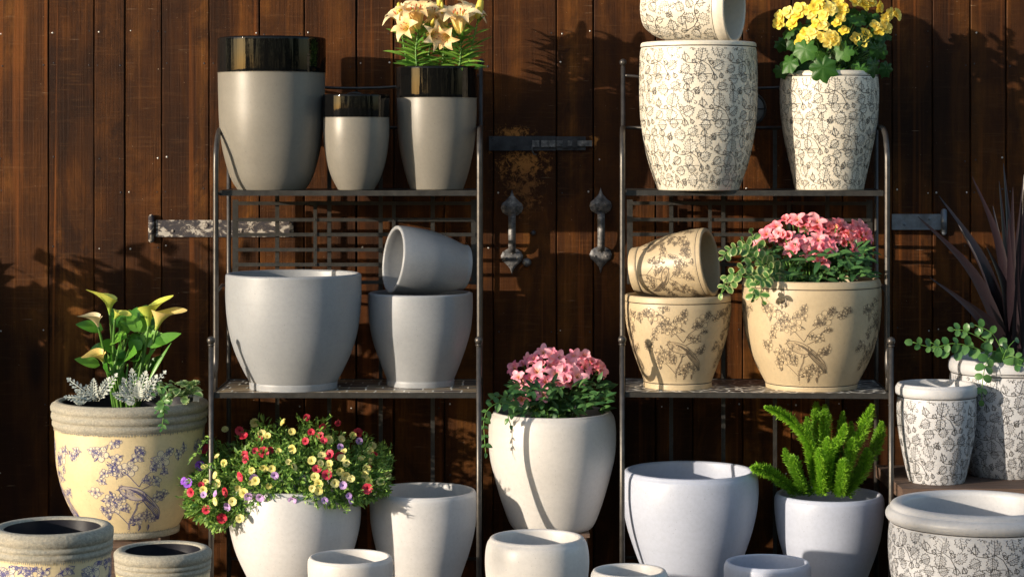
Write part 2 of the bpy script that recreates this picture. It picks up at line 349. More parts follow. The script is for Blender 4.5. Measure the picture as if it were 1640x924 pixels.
def birdmotif(A,k,w,mi,mf,mh,rnd,cx=410,cy=500):
    T=lambda p:[((x-cx)*k,-(y-cy)*k) for x,y in p]
    A.line(T([(350,812),(344,760),(348,720),(372,668),(398,620),(405,590)]),w*2.4,mh,off=.0003)
    for d in (-6,6): A.line(T([(350+d,812),(344+d*1.1,760),(348+d*.8,720),(372+d*.6,668),(398+d*.6,620),(405+d*.5,575)]),w*1.2,mi)
    for j in range(9): A.line(T([(340+rnd.uniform(0,6),800-j*14),(352+rnd.uniform(0,8),794-j*14)]),w*.9,mi)
    for br in ([(345,725),(300,680),(260,640),(190,600)],[(350,720),(400,700),(440,690),(500,680)],[(410,470),(360,410),(320,370),(240,320),(160,260)],[(410,470),(450,400),(500,360),(560,330),(690,285)],[(430,490),(470,470),(530,440)],[(400,590),(450,560),(540,545),(600,530)]):
        A.line(T(br),w*1.5,mi)
    for (x,y,s) in FL:
        n=rnd.randrange(2,4); a0=rnd.uniform(0,6)
        for j in range(n):
            a=a0+j*2*math.pi/n+rnd.uniform(-.4,.4); q=T([(x+s*.7*math.cos(a),y-s*.7*math.sin(a))])[0]
            sprig(A,q[0],q[1],s*k*rnd.uniform(.85,1.25),a,w*.8,mi,mh,rnd.random()<.16)
    for (x,y,s) in FL:
        q=T([(x,y)])[0]; a=rnd.uniform(0,6.28)
        if rnd.random()<.5: blossom(A,q[0]+s*k*1.1*math.cos(a),q[1]+s*k*1.1*math.sin(a),s*k*.85,rnd.uniform(0,6),w*.8,mi,mf,rnd)
        blossom(A,q[0],q[1],s*k*1.3,rnd.uniform(0,6),w*.9,mi,mf,rnd)
    for (x,y,a,s) in ((400,720,200,34),(440,735,250,40),(505,730,280,42),(215,665,230,36),(240,520,120,30),(555,690,340,30)):
        q=T([(x,y)])[0]; sprig(A,q[0],q[1],s*k,R(a),w*1.2,mi,mi,True)
    body=[(283,482),(292,470),(310,463),(350,467),(400,480),(446,508),(462,530),(440,556),(405,562),(360,553),(318,532),(296,510)]
    tail=[(440,506),(470,528),(520,575),(562,620),(582,660),(586,702),(560,680),(520,645),(475,605),(436,560)]
    A.fill(T(tail),mh,off=.00045); A.fill(T(body),mh,off=.0006)
    A.line(T(body),w*1.5,mi,True,off=.0013); A.line(T(tail),w*1.3,mi,True,off=.00125)
    A.line(T([(290,472),(284,458),(296,464),(300,450),(308,463)]),w*1.1,mi,off=.00135)
    A.line(T([(283,482),(268,488),(284,492)]),w*1.3,mi,off=.00135); A.line(T([(298,482),(303,482)]),w*2.6,mi,off=.0015)
    A.line(T([(318,480),(330,500),(322,526)]),w,mi,off=.00135)
    for j in range(5): A.line(T([(340+j*8,478+j*4),(395+j*5,496+j*7),(448+j*3,530+j*8),(480+j*14,565+j*12)]),w*.9,mi,off=.00128+.00002*j)
    for j in range(5): A.line(T([(452-j*3,522+j*9),(505-j*3,578+j*10),(560-j*4,636+j*9),(584,696)]),w*1.1,mi,off=.0014+.00002*j)
    for j in range(26):
        x=rnd.uniform(312,400); y=476+(x-310)*.3+rnd.uniform(0,34); A.line(T([(x,y),(x+6,y+4)]),w*.9,mi,off=.0012)
    A.line(T([(390,560),(388,576),(380,584)]),w*1.2,mi); A.line(T([(408,562),(410,578),(402,586)]),w*1.2,mi)

# ------------------------------------------------------------------ pots
def catmull(p,n=6):
    out=[]
    for i in range(len(p)-1):
        a=p[max(i-1,0)];b=p[i];c=p[i+1];d=p[min(i+2,len(p)-1)]
        for j in range(n):
            t=j/n
            out.append(tuple(.5*((2*b[k])+(-a[k]+c[k])*t+(2*a[k]-5*b[k]+4*c[k]-d[k])*t*t+(-a[k]+3*b[k]-3*c[k]+d[k])*t**3) for k in (0,1)))
    out.append(p[-1]); return out
def interp(prof,z):   # prof top->bottom
    for (r0,z0),(r1,z1) in zip(prof,prof[1:]):
        if z1<=z<=z0: return r0 if z0==z1 else r1+(r0-r1)*(z-z1)/(z0-z1)
    return prof[0][0] if z>prof[0][1] else prof[-1][0]
SEG=128
def pot(name,label,cat,cx,Yc,zb,prof,parts,t=.016,smooth=True,group=None,art=None,lipr=.8,axis=None,origin=None,depth=.9,innermat=None,length=None,seg=SEG):
    """prof: (y_px, halfwidth_px) top to bottom; parts: (name, y_px lower end or None, [materials])"""
    s=Yc/F
    if axis is None:
        pp=[(hw*s,max(0.,EYE-(y-HOR)*s-zb)) for y,hw in prof]; zt=lambda y: EYE-(y-HOR)*s-zb
        pp[-1]=(pp[-1][0],0.)
    else:
        yb=prof[-1][0]; pp=[(hw*s,(yb-y)*s) for y,hw in prof]; zt=lambda y:(yb-y)*s
    outer=catmull(pp,6) if smooth else pp
    r0,z0=outer[0]; H=z0
    inner=[]
    zi=max(t*1.2,H*(1-depth)); N=14
    for i in range(N+1):
        z=z0+(zi-z0)*i/N; inner.append((max(.01,min(interp(outer,z),r0*1.02)-t),z))
    rim=[(r0-t/2+t/2*math.cos(a),z0+t/2*lipr*math.sin(a)) for a in [math.pi*k/8 for k in range(1,8)]]
    chain=[(0.,zi-.001,'i')]+[(r,z,'i') for r,z in inner[::-1]]+[(r,z,'r') for r,z in rim[::-1]]+[(r,z,'o') for r,z in outer]+[(max(outer[-1][0]-.004,.001),-.0,'b')]
    # assign part by z on outer side
    bounds=[(nm,-1e9 if y is None else zt(y),mt) for nm,y,mt in parts]
    mbs=[MB() for _ in bounds]
    def which(i):
        (ra,za,ka),(rb,zb_,kb)=chain[i],chain[i+1]
        if kb in 'ir': return 0
        zm=(za+zb_)/2
        for k,(nm,zz,mt) in enumerate(bounds):
            if zm>=zz: return k
        return len(bounds)-1
    run=None; cur=[]
    def flush():
        if run is not None and len(cur)>1: mbs[run[0]].lathe(cur,seg,run[1])
    for i in range(len(chain)-1):
        w=which(i); mi=0
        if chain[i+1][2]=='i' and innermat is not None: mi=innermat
        if run!=(w,mi):
            flush(); run=(w,mi); cur=[chain[i][:2]]
        cur.append(chain[i+1][:2])
    flush()
    # underside, butted to the foot ring
    mbs[-1].lathe([(outer[-1][0]-.004,0.0),(0,.003)],seg,0)
    if art:
        k=art[0]; art[1](mbs[k],lambda z:interp(outer,z),pp,zt)
    if axis is None:
        loc=Vector(((cx-820)*s,Yc,zb)); rot=None
    else:
        loc=origin; rot=Vector((0,0,1)).rotation_difference(axis.normalized())
    if len(bounds)==1:
        o=mbs[0].build(name,bounds[0][2]); tag(o,label,cat,group); root=o; body=o
    else:
        root=empty(name,(0,0,0),label,cat,group)
        for (nm,_,mt),mb in zip(bounds,mbs): mb.build(nm,mt,root)
    root.location=loc
    if rot is not None: root.rotation_mode='QUATERNION'; root.rotation_quaternion=rot
    root['_r']=r0; root['_h']=H
    del root['_r']; del root['_h']
    return root,outer,loc

Z_TOP=EYE-.14; Z_MID=EYE-.7314; Z_BENCH=EYE-.994; Z_CRATE=EYE-1.142; Z_CC=EYE-1.170
# ---- top shelf left
pot('tall_planter','large taupe pot with a glossy black rim band, tallest on the left rack','planter',435,6.62,Z_TOP,
    [(64,87),(90,87),(115.5,86.6),(116.5,86.2),(119,85.6),(150,85),(195,83.5),(235,79),(270,70.5),(290,63),(304,54)],[('rim_band',116.5,[M['black']]),('body',None,[M['taupe']])],t=.013,group='taupe pots with black rims on the left rack')
pot('small_planter','smallest taupe pot with a black rim, between the two larger taupe pots','planter',570.5,6.58,Z_TOP,
    [(154,53.5),(170,53.7),(187,53.4),(188,53.2),(190,52.8),(215,52.8),(240,50.5),(262,46.5),(285,39),(304,28.5)],[('rim_band',188,[M['black']]),('body',None,[M['taupe']])],t=.011,group='taupe pots with black rims on the left rack')
pot('lily_planter','medium taupe pot with a black rim holding the peach lilies','planter',699.5,6.66,Z_TOP,
    [(110,65),(130,65),(155.5,64.7),(156.5,64.3),(159,64),(190,63.5),(230,60.5),(262,54.5),(285,48.5),(304,42)],[('rim_band',156.5,[M['black']]),('body',None,[M['taupe']])],t=.012,group='taupe pots with black rims on the left rack')
# ---- middle shelf left
footp=[('body',None,[M['grey']])]
pot('wide_planter','wide grey footed pot, empty, biggest on the middle shelf of the left rack','planter',470,6.55,Z_MID,
    [(441,108.5),(455,108.6),(480,108.4),(510,106),(540,100.5),(566,92),(590,81),(606,72.5),(609.5,70.3),(612,70.6),(627,70)],footp,t=.017)
pot('lower_planter','grey footed pot standing upright under the tipped grey pot','planter',673.5,6.63,Z_MID,
    [(471,83.5),(485,83.8),(505,83),(530,80),(556,73),(580,64.5),(600,56.5),(606,54),(609,54.3),(622,54)],footp,t=.015)
s=6.62/F
a0=P(744,428,6.665); a1=P(633,415.5,6.585)
pot('tipped_planter','small grey pot tipped on its side, mouth facing left, on an upright grey pot','planter',0,6.62,0,
    [(0,54),(12,54.6),(30,54.2),(55,52),(80,47),(100,40.5),(112,36.5),(114,36),(120,36)],footp,t=.012,axis=a1-a0,origin=a0)
# ---- top shelf right (leaf pattern)
def leafart_fn(top,bot,rref,seed,w=.0018,period=.135):
    def f(mb,rf,pp,zt): leafpattern(mb,rf,zt(bot),zt(top),rref,period,w,1,2,seed)
    return f
M['ink6']=simple('cool_grey_hatching',(.31,.31,.32),.6); M['ink7']=simple('cool_pale_hatching',(.41,.41,.425),.6)
LM=lambda b:[b,M['inkg'],M['ink2'],M['ink5']] if b is M['cream'] else [b,M['inkg'],M['ink6'],M['ink7']]
def leafpot(name,label,cx,Yc,zb,prof,ytop,base,seed,group,w=.0018,bot=None,t=.015,lipr=.8,**kw):
    gy=ytop
    y0=prof[0][0]
    return pot(name,label,'planter',cx,Yc,zb,prof,[('rim',gy,[base]),('groove',gy+1.6,[M['blackline']]),('body',None,LM(base))],
        art=(2,leafart_fn(gy+3,bot or prof[-1][0]-3,prof[len(prof)//2-1][1]*Yc/F,seed,w)),t=t,group=group,lipr=lipr,**kw)
gl='ivory leaf-patterned pots on the right rack'
leafpot('tall_leaf_planter','tall ivory pot with black leaf pattern standing on the top shelf under a tipped one',1118.5,6.60,Z_TOP,
    [(72,92.3),(74,92.6),(76,92.5),(77.6,91.6),(84,93),(104,94),(150,94.6),(185,93.2),(212,90),(235,86),(262,79.5),(284,72),(304,64.5)],76,M['cream'],3,gl,bot=303)
leafpot('begonia_planter','ivory leaf-patterned pot holding the yellow begonia on the top shelf',1328,6.64,Z_TOP,
    [(118,75),(120,76),(122.5,76),(124,76.8),(130,78),(150,79),(175,78),(194,76.3),(222,72),(249,66),(275,60.5),(304,54.5)],122.5,M['cream'],8,gl,bot=303)
a0=P(1037,14,6.68); a1=P(1183,12,6.56)
leafpot('tipped_leaf_planter','ivory leaf-patterned pot lying on its side on the tall leaf pot, mouth to the right',0,6.60,0,
    [(0,57.5),(8,59),(16,58.5),(18,58),(26,59),(50,59.5),(80,58.5),(105,54.5),(125,48),(138,41),(146,34)],16,M['cream'],5,gl,bot=145,axis=a1-a0,origin=a0,t=.012)
# ---- middle shelf right (tan, bird and blossoms)
def birdart(k,ths,yc,mats,w,seed,top,bot):
    def f(mb,rf,pp,zt):
        for i,th in enumerate(ths):
            A=Art(mb,rf,zt(bot),zt(top),R(th)); A.zc=zt(yc); A.rref=rf(zt(yc)); birdmotif(A,k,w,*mats,random.Random(seed+i))
    return f
TM=[M['tan'],M['inkb'],M['tanfill'],M['ink3'],M['blackline']]
gt='tan pots with raised bird and blossom pattern'
def tanpot(name,label,cx,Yc,zb,prof,yg,yf,k,ths,yc,**kw):
    return pot(name,label,'planter',cx,Yc,zb,prof,[('rim',yg,[M['tan']]),('rim_line',yg+1.5,[M['blackline']]),('body',yf,TM),('foot_line',yf+1.5,[M['blackline']]),('foot',None,[M['tan']])],
        art=(2,birdart(k,ths,yc,(1,2,3),.0012,7,yg+3,yf-2)),group=gt,**kw)
tanpot('lower_tan_planter','tan bird-patterned pot standing upright beneath the tipped tan pot',1085.5,6.58,Z_MID,
    [(474,84.5),(478,85),(481,85),(482.5,84.3),(490,85.2),(504,84.4),(524,81.5),(544,76.6),(566,70),(588,62),(604,56),(609,54.6),(610.5,53.6),(612,54.6),(627,54.5)],481,609,.00037,(2,92,182,-88),548,t=.014)
tanpot('large_tan_planter','largest tan pot with bird and blossoms, holding the pink alstroemeria on the middle shelf',1299.5,6.57,Z_MID,
    [(449,109),(454,110.5),(457,110.6),(458.5,110),(470,110.8),(490,110.5),(520,108),(545,102.5),(568,95),(590,85),(606,76.5),(611,73.8),(612.5,72.8),(614,73.3),(629,72.5)],457,611,.00041,(-14,76,166,256),545,t=.016)
a0=P(1018,434,6.635); a1=P(1137,419.5,6.55)
pot('tipped_tan_planter','tan bird-patterned pot lying on its side on another tan pot, mouth to the right','planter',0,6.58,0,
    [(0,54.5),(5,55),(6.3,54.4),(12,55),(30,54.5),(55,51.5),(80,46.5),(100,41),(110,38),(111.5,37.2),(114,38),(124,37.5)],
    [('rim',5,[M['tan']]),('rim_line',6.5,[M['blackline']]),('body',110,TM),('foot_line',111.5,[M['blackline']]),('foot',None,[M['tan']])],
    art=(2,birdart(.00029,(0,90,180,270),58,(1,2,3),.0012,9,9,108)),group=gt,t=.012,axis=a1-a0,origin=a0)

# ---- straw pots with stone collars
CM=[M['straw'],M['inkblue'],M['petalfill'],M['ink4']]
gs='straw yellow pots with stone collars and blue birds'
def ragged(mb,rf,zb_,n,amp,m,rr,up=False):
    # torn lower edge of the collar
    rnd=random.Random(5); N=n
    for i in range(N):
        a0=2*math.pi*i/N; a1=2*math.pi*(i+1)/N; am=(a0+a1)/2; h=amp*rnd.uniform(.3,1)*(-1 if not up else 1)
        q=[]
        for a,z in ((a0,zb_),(a1,zb_),(am,zb_+h)):
            r=rf(z)+.0022; q.append(mb.vert((r*math.sin(a),-r*math.cos(a),z)))
        mb.face(q,m)
def collarpot(name,label,cx,Yc,zb,prof,yc,yf,k,ths,ym,**kw):
    def art(mb,rf,pp,zt):
        birdart(k,ths,ym,(1,2,3),.0012,11,yc+6,(yf or prof[-1][0])-3)(mb,rf,pp,zt)
        ragged(mb,rf,zt(yc)+.001,170,.010,4,0)
        if yf: ragged(mb,rf,zt(yf)-.001,120,.007,4,0,True)
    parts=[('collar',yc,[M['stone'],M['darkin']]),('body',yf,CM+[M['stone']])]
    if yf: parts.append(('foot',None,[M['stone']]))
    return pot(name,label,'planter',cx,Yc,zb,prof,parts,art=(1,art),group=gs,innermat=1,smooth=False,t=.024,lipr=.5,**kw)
def dens(p,n=5):
    return [(y,h) for h,y in catmull([(h,y) for y,h in p],n)]
CCY=6.60
CCprof=[(642,119),(643.5,123),(647.5,125),(653,124.5),(655.5,120),(658,123.6),(663,124.2),(666.5,123),(668.5,119),(671,122.4),(676,122.4),(679.5,120),(681,118.8)]+dens([(682,118.6),(715,117.5),(745,115),(772,109),(797,100.5),(820,89),(838,79)],5)+[(840,77.5),(842,79.5),(850,78.5),(862,74)]
collarpot('calla_planter','large straw pot with blue birds and stone collar, holding the yellow callas',208,CCY,Z_CC,CCprof,681,840,.00046,(17,107,197,-72),770)
def collar(y,h,hw,n=3):
    out=[(y,hw-3),(y+h*.05,hw-.5),(y+h*.2,hw)]
    out+=[(y+h*.42,hw-1),(y+h*.46,hw-4.5),(y+h*.52,hw-1.2),(y+h*.68,hw-1.2),(y+h*.72,hw-4.8),(y+h*.78,hw-1.6),(y+h*.95,hw-2),(y+h,hw-4)]
    return out
AAprof=collar(845,38,97)+dens([(884,92.5),(930,92),(960,89),(1000,80),(1040,66),(1075,50)],5)
collarpot('bottom_straw_planter','empty straw pot with stone collar cut off by the bottom left corner',84,4.8,0.0,AAprof,883,None,.00040,(28,118,208,-62),960)
BBprof=collar(881,31,78)+dens([(913,74.5),(950,73),(980,69),(1010,62),(1040,52),(1062,44)],5)
collarpot('small_straw_planter','small empty straw pot with stone collar below the calla pot',261,5.5,0.0,BBprof,912,None,.00032,(20,110,200,-70),975)

# ---- white and lavender glazed pots
W=[('body',None,[M['white']])]; WW=[('body',None,[M['warmwhite']])]; LV=[('body',None,[M['lav']])]
pot('flower_bowl','big white pot under the spilling red and yellow calibrachoa','planter',472,6.47,0,
    [(778,101),(786,103.5),(800,105.5),(820,106),(840,104.5),(862,100),(883,93.5),(905,84),(930,72),(960,58),(990,50)],W,t=.016)
pot('white_planter','empty white pot behind a small white pot, right of the calibrachoa','planter',678,6.55,0,
    [(787,83.5),(792,85.5),(805,86),(834,84.5),(860,80),(883,74),(905,66.5),(930,58),(960,50),(990,46)],W,t=.013)
pot('small_white_planter','small white pot low in front between the calibrachoa and an empty white pot','planter',561,6.10,0,
    [(893,66),(898,68),(915,68),(940,66),(970,61),(1000,54),(1030,46),(1060,41)],WW,t=.012)
pot('pink_flower_planter','tall white pot holding the pink alstroemeria between the two racks','planter',884.5,6.66,Z_CRATE-.028,
    [(661,95),(666,98.5),(676,101),(690,102),(712,101.8),(735,99.3),(756,94.5),(782,87.5),(806,80),(834,69.5),(853,61.5),(864,57)],WW,t=.014)
pot('round_white_planter','squat warm white pot standing in front of the tall white pot','planter',860,5.80,0,
    [(863,76),(868,79.5),(878,82),(892,83.3),(910,83),(935,80),(965,73),(1000,63),(1040,52),(1068,47)],WW,t=.017)
pot('tiny_white_planter','small white pot barely showing at the bottom edge, right of the squat pot','planter',1008,5.20,0,
    [(915,59),(920,61.5),(935,62.5),(960,61),(1000,54),(1040,45),(1072,40)],WW,t=.012)
pot('lavender_planter','large pale lavender pot, empty, under the left side of the right rack','planter',1105,6.52,0,
    [(756,105),(761,107.8),(772,109),(795,109),(820,106),(850,99),(883,88),(905,79.5),(930,70),(960,58),(998,50)],LV,t=.019)
pot('fern_planter','pale lavender pot holding the bright green foxtail fern','planter',1328,6.53,0,
    [(793,85),(798,87),(812,87.3),(835,85.3),(863,80.5),(890,72.5),(915,63.5),(945,54),(975,47),(998,44)],LV,t=.015)
pot('small_lavender_planter','small pale pot low in front, between the lavender pot and the fern pot','planter',1229,6.10,0,
    [(901,67),(906,69),(920,69.5),(945,67.5),(975,62),(1005,54),(1035,46),(1060,42)],LV,t=.012)
# ---- chalk leaf pots at right
gr='chalk white leaf-patterned pots at the right'
leafpot('small_leaf_planter','smaller chalk leaf-patterned pot at the left end of the wooden bench',1500,6.44,Z_BENCH,
    [(616,62.5),(619,64.8),(625,65.3),(630,64.5),(633,62.4),(634.6,61.8),(645,63),(665,62.8),(690,60.5),(715,56.5),(740,51.3),(760,46.8),(777,43.5)],633,M['cream2'],13,gr,t=.014)
leafpot('cordyline_planter','taller chalk leaf-patterned pot holding the purple cordyline on the bench',1617,6.585,Z_BENCH,
    [(576,94),(580,96.3),(587,97),(592,96),(595,93.8),(596.6,93),(606,94.3),(630,95),(660,93),(690,88),(720,80.5),(745,72),(767,64)],595,M['cream2'],21,gr,t=.018)
leafpot('leaf_bowl','broad chalk leaf-patterned bowl with a thick rolled rim, bottom right corner',1565,5.98,0,
    [(813,138),(816,142),(822,145),(828,144.5),(833,141),(835,138),(836.6,137),(845,139.5),(870,141),(900,139.5),(924,136),(960,126),(1000,110),(1040,90),(1078,70)],835,M['cream2'],31,gr,t=.036,lipr=.85,w=.0018)

# ------------------------------------------------------------------ crates & bench
def crate(cx,cy,label,h=Z_CRATE):
    w,d=.10,.10
    r=empty('wooden_crate',(cx,cy,0),label,'crate','wooden crates under pots')
    for sy in (-1,1):
        mb=MB()
        for k in range(2): mb.box((-w,sy*d-.008,.01+k*h/2),(w,sy*d+.008,(k+1)*h/2-.012))
        mb.build('side_slats',M['bench'],r)
    for sx in (-1,1):
        mb=MB()
        for k in range(2): mb.box((sx*w-.006,-d+.009,.01+k*h/2),(sx*w+.006,d-.009,(k+1)*h/2-.013))
        mb.build('end_slats',M['bench'],r)
    mb=MB(); mb.box((-w-.01,-d-.01,h-.010),(w+.01,d+.01,h)); mb.build('lid',M['bench'],r)
crate((208-820)/F*CCY,CCY,'dark wooden crate carrying the big calla pot',Z_CC)
crate((884.5-820)/F*6.66,6.66,'dark wooden crate behind the squat white pot',Z_CRATE-.028)
b=empty('wooden_bench',(1.45,6.3,0),'weathered wooden plank bench under two leaf-patterned pots','bench')
mb=MB(); 
for k in range(3): mb.box((-.325,.0+k*.155,Z_BENCH-.036),(1.0,.15+k*.155,Z_BENCH),0,None,k*.3)
mb.build('plank_top',M['bench'],b)
mb=MB(); mb.box((-.30,.03,Z_BENCH-.115),(.97,.055,Z_BENCH-.0362)); mb.build('apron',M['bench'],b)
for x in (-.28,.90):
    for y in (.06,.38): mb=MB(); mb.box((x,y,0),(x+.05,y+.05,Z_BENCH-.0365)); mb.build('leg',M['bench'],b)

# ------------------------------------------------------------------ racks
def bez(pts,n=8):
    return [Vector((x,y,z)) for (x,y,z) in catmull3(pts,n)]
def catmull3(p,n=6):
    out=[]
    for i in range(len(p)-1):
        a=p[max(i-1,0)];b=p[i];c=p[i+1];d=p[min(i+2,len(p)-1)]
        for j in range(n):
            t=j/n
            out.append(tuple(.5*((2*b[k])+(-a[k]+c[k])*t+(2*a[k]-5*b[k]+4*c[k]-d[k])*t*t+(-a[k]+3*b[k]-3*c[k]+d[k])*t**3) for k in range(3)))
    out.append(tuple(p[-1])); return out
def rack(loc,rz,label,mos):
    r=empty('bakers_rack',loc,label,'plant rack','iron plant racks against the barn',rz)
    I=M['iron']; FI=M['ironf']
    for sx in (-1,1):
        x=sx*.392
        mb=MB(); mb.tube([(x,0,0),(x,0,.4),(x,0,.862)],.0078,12); leg=mb.build('front_leg',I,r)
        mb=MB(); mb.ball(Vector((x,0,.874)),.0125); mb.lathe([(0,.858),(.0095,.858),(.0095,.863),(0,.863)],12,0,Matrix.Translation((x,0,0))); mb.build('ball_finial',I,leg)
        mb=MB(); mb.tube(bez([(x,.008,.800),(x,.03,.772),(x,.06,.764),(x,.088,.782),(x,.10,.83),(x,.10,1.0),(x,.10,1.2),(x,.10,1.38),(x,.112,1.435),(x,.15,1.476),(x,.21,1.494),(x,.30,1.4986),(x,.392,1.4986)],6),.0082,12)
        mb.tube([(x,.10,1.005),(x,.25,1.02),(x,.392,1.005)],.005,8); mb.tube([(x,.10,1.30),(x,.392,1.30)],.005,8); mb.tube([(x,.004,.711),(x,.392,.711)],.0055,8); mb.tube([(x,.10,.80),(x,.10,.711)],.005,8)
        mb.build('side_frame',I,r)
        mb=MB(); mb.tube([(x,.40,0),(x,.40,.8),(x,.40,1.692)],.0072,12); bp=mb.build('back_post',I,r)
        mb=MB(); mb.ball(Vector((x,.40,1.7026)),.0115); mb.build('ball_finial',I,bp)
    mb=MB(); mb.tube(bez([(-.385,.40,1.662),(-.33,.40,1.656),(-.22,.40,1.636),(-.08,.40,1.623),(.08,.40,1.623),(.22,.40,1.636),(.33,.40,1.656),(.385,.40,1.662)],5),.0046,8)
    mb.build('top_rail',I,r)
    for z in (1.4986,.16): mb=MB(); mb.tube([(-.385,.40,z),(.385,.40,z)],.0052,8); mb.build('cross_rail',I,r)
    mb=MB()
    mb.lathe([(0,-.002),(.046,-.002),(.046,.002),(0,.002)],40,0,Matrix.Translation((0,.40,1.557))@Matrix.Rotation(R(90),4,'X'))
    m1=mb.build('medallion',M['medal'],r)
    mb=MB(); N=40; mb.tube([(.05*math.cos(2*math.pi*k/N),.398,1.557+.05*math.sin(2*math.pi*k/N)) for k in range(N+1)],.0038,8)
    mb.tube([(-.046,.395,1.557),(.046,.395,1.557)],.0018,6); mb.tube([(0,.395,1.511),(0,.395,1.603)],.0018,6); mb.build('medallion_ring',I,m1)
    for x in (-.242,-.08,.08,.242):
        mb=MB(); mb.box((x-.0062,.402,.12),(x+.0062,.407,1.4935)); mb.build('back_slat',FI,r)
    mb=MB()
    for z in (1.264,1.213,1.167,1.120,1.074,1.019): mb.box((-.375,.388,z-.0055),(.375,.392,z+.0055))
    for x in (-.371,.371): mb.box((x-.009,.3925,1.012),(x+.009,.397,1.275))
    for x in (-.122,.122): mb.box((x-.0055,.3835,1.068),(x+.0055,.3875,1.27))
    for x in (-.122,.122):
        for z in (1.213,1.167,1.120,1.074): mb.ball(Vector((x,.3835,z)),.0022,0,8)
    mb.build('grille',FI,r)
    mb=MB(); x0=.383
    mb.box((-x0,.118,Z_TOP-.016),(x0,.122,Z_TOP)); mb.box((-x0,.1225,Z_TOP-.012),(-x0+.004,.382,Z_TOP)); mb.box((x0-.004,.1225,Z_TOP-.012),(x0,.382,Z_TOP)); mb.box((-x0,.3825,Z_TOP-.012),(x0,.3865,Z_TOP))
    mb.box((-x0+.0045,.1225,Z_TOP-.004),(x0-.0045,.382,Z_TOP-.001)); mb.build('top_shelf',FI,r)
    mb=MB(); x0=.388; zt=Z_MID
    mb.box((-x0,.006,zt-.014),(x0,.010,zt+.0015)); mb.box((-x0,.0105,zt-.012),(-x0+.004,.385,zt+.0015)); mb.box((x0-.004,.0105,zt-.012),(x0,.385,zt+.0015)); mb.box((-x0,.3855,zt-.012),(x0,.3895,zt+.0015))
    sh=mb.build('middle_shelf',FI,r)
    mb=MB(); mb.box((-x0+.0045,.0105,zt-.009),(x0-.0045,.385,zt-.0005)); mb.build('mosaic_top',mos,sh)
    # short curl where the shelf meets the back post
    return r
rack((-.489,6.4,0),0,'black iron rack on the left with three taupe pots on its top shelf',M['mos1'])
rack((.715,6.4,0),R(-3.3),'black iron rack on the right holding ivory and tan patterned pots',M['mos2'])

# ------------------------------------------------------------------ barn wall and doors
WY=6.92
wall=empty('barn_wall',(0,WY,0),'dark brown weathered plank barn wall behind the racks','barn wall')
def X(px): return (px-820)/F*WY
seams=[-420,-330,-235,-150,-66,-5,78,151,200,259,335,415.5,487,571,631,712,790,891,951,1050,1110,1190,1268,1350,1429,1494,1554,1612,1690,1770,1850,1950,2040]
rnd=random.Random(4)
def planks(px0,px1,off,z0,z1,nails):
    mb=MB()
    for a,b in zip(seams,seams[1:]):
        if a>=px0 and b<=px1:
            rr=rnd.random(); y=off+rnd.uniform(-.002,.002); g0=.0012 if rnd.random()<.6 else .0026; x0=X(a)+g0; x1=X(b)-g0
            c=.0025
            # bevelled board front
            v=[(x0,y+.02,z0),(x0,y+c,z0),(x0+c,y,z0),(x1-c,y,z0),(x1,y+c,z0),(x1,y+.02,z0)]
            n=60; rows=[]
            for k in range(n+1):
                z=z0+(z1-z0)*k/n; wob=rnd.uniform(-.0006,.0006)
                rows.append([mb.vert((p[0]+(wob if q in(1,2,3,4) else 0),p[1],z),0,rr) for q,p in enumerate(v)])
            for r0,r1 in zip(rows,rows[1:]):
                for q in range(5): mb.face((r0[q],r0[q+1],r1[q+1],r1[q]),0,False)
            if nails:
                for zn in (1.93,1.80,1.70,1.40,1.30,1.12,.86,.62,.4):
                    for xs in (x0+.013,x1-.013):
                        if rnd.random()<.62 and not(790<=a<951 and 1.3<zn<1.5): mb.ball(Vector((xs+rnd.uniform(-.004,.004),y+.0005,zn+rnd.uniform(-.008,.008))),rnd.uniform(.0022,.0034),1 if rnd.random()<.4 else 2,8,(1,.6,1))
    mb.box((X(px0)+.002,off+.021,z0),(X(px1)-.002,off+.035,z1),3)
    return mb
shiny=simple('bright_nail_head',(.55,.52,.48),.35,.5); 
WM=[M['wood'],shiny,M['blackiron'],simple('dark_back_boards',(.01,.006,.004),.9)]
planks(-420,259,0,0,3.2,True).build('wall_boards',WM,wall)
planks(1494,2040,0,0,3.2,True).build('wall_boards',WM,wall)
d1=planks(259,891,0.003,.06,2.35,True).build('door',WM,wall); d1['label']='left leaf of the plank double door, with strap hinge, latch plate and handle'
d2=planks(891,1494,0.0025,.06,2.35,True).build('door',WM,wall); d2['label']='right leaf of the plank double door, with handle and grey strap hinge'
mb=MB(); mb.box((X(259),0.001,2.353),(X(1494),.03,3.2),0,None,.3); mb.box((X(259),0.001,0),(X(1494),.03,.057),0,None,.3); mb.build('lintel',[M['wood']],wall)
mb=MB(); mb.box((X(-420),.037,0),(X(2040),.06,3.2)); mb.build('backing',WM[3],wall)
def L(px,py): q=P(px,py,WY); return q.x,q.z
def strap(x0,x1,yc,h,parent,mat,taper=0,knuckle=None):
    mb=MB(); xa,z=L(x0,yc); xb,_=L(x1,yc); hh=h/2/F*WY
    mb.box((xa,-.006,z-hh),(xb,-.0005,z+hh),0)
    if knuckle is not None:
        xk,_=L(knuckle,yc); mb.tube([(xk,-.008,z-hh*1.35),(xk,-.008,z+hh*1.35)],.0095,12)
        mb.ball(Vector((xk,-.008,z+hh*1.35)),.009); mb.ball(Vector((xk,-.008,z-hh*1.35)),.009)
    n=max(2,int((xb-xa)/.09))
    for k in range(n):
        mb.ball(Vector((xa+(xb-xa)*(k+.5)/n,-.006,z+(.4 if k%2 else -.3)*hh)),.0055,0,10,(1,.5,1))
    return mb.build('strap_hinge',mat,parent)
strap(250,470,366,27,d1,M['strap'],0,243)
M['zinc']=simple('dull_zinc',(.16,.18,.21),.45,.5,.4,25,.2)
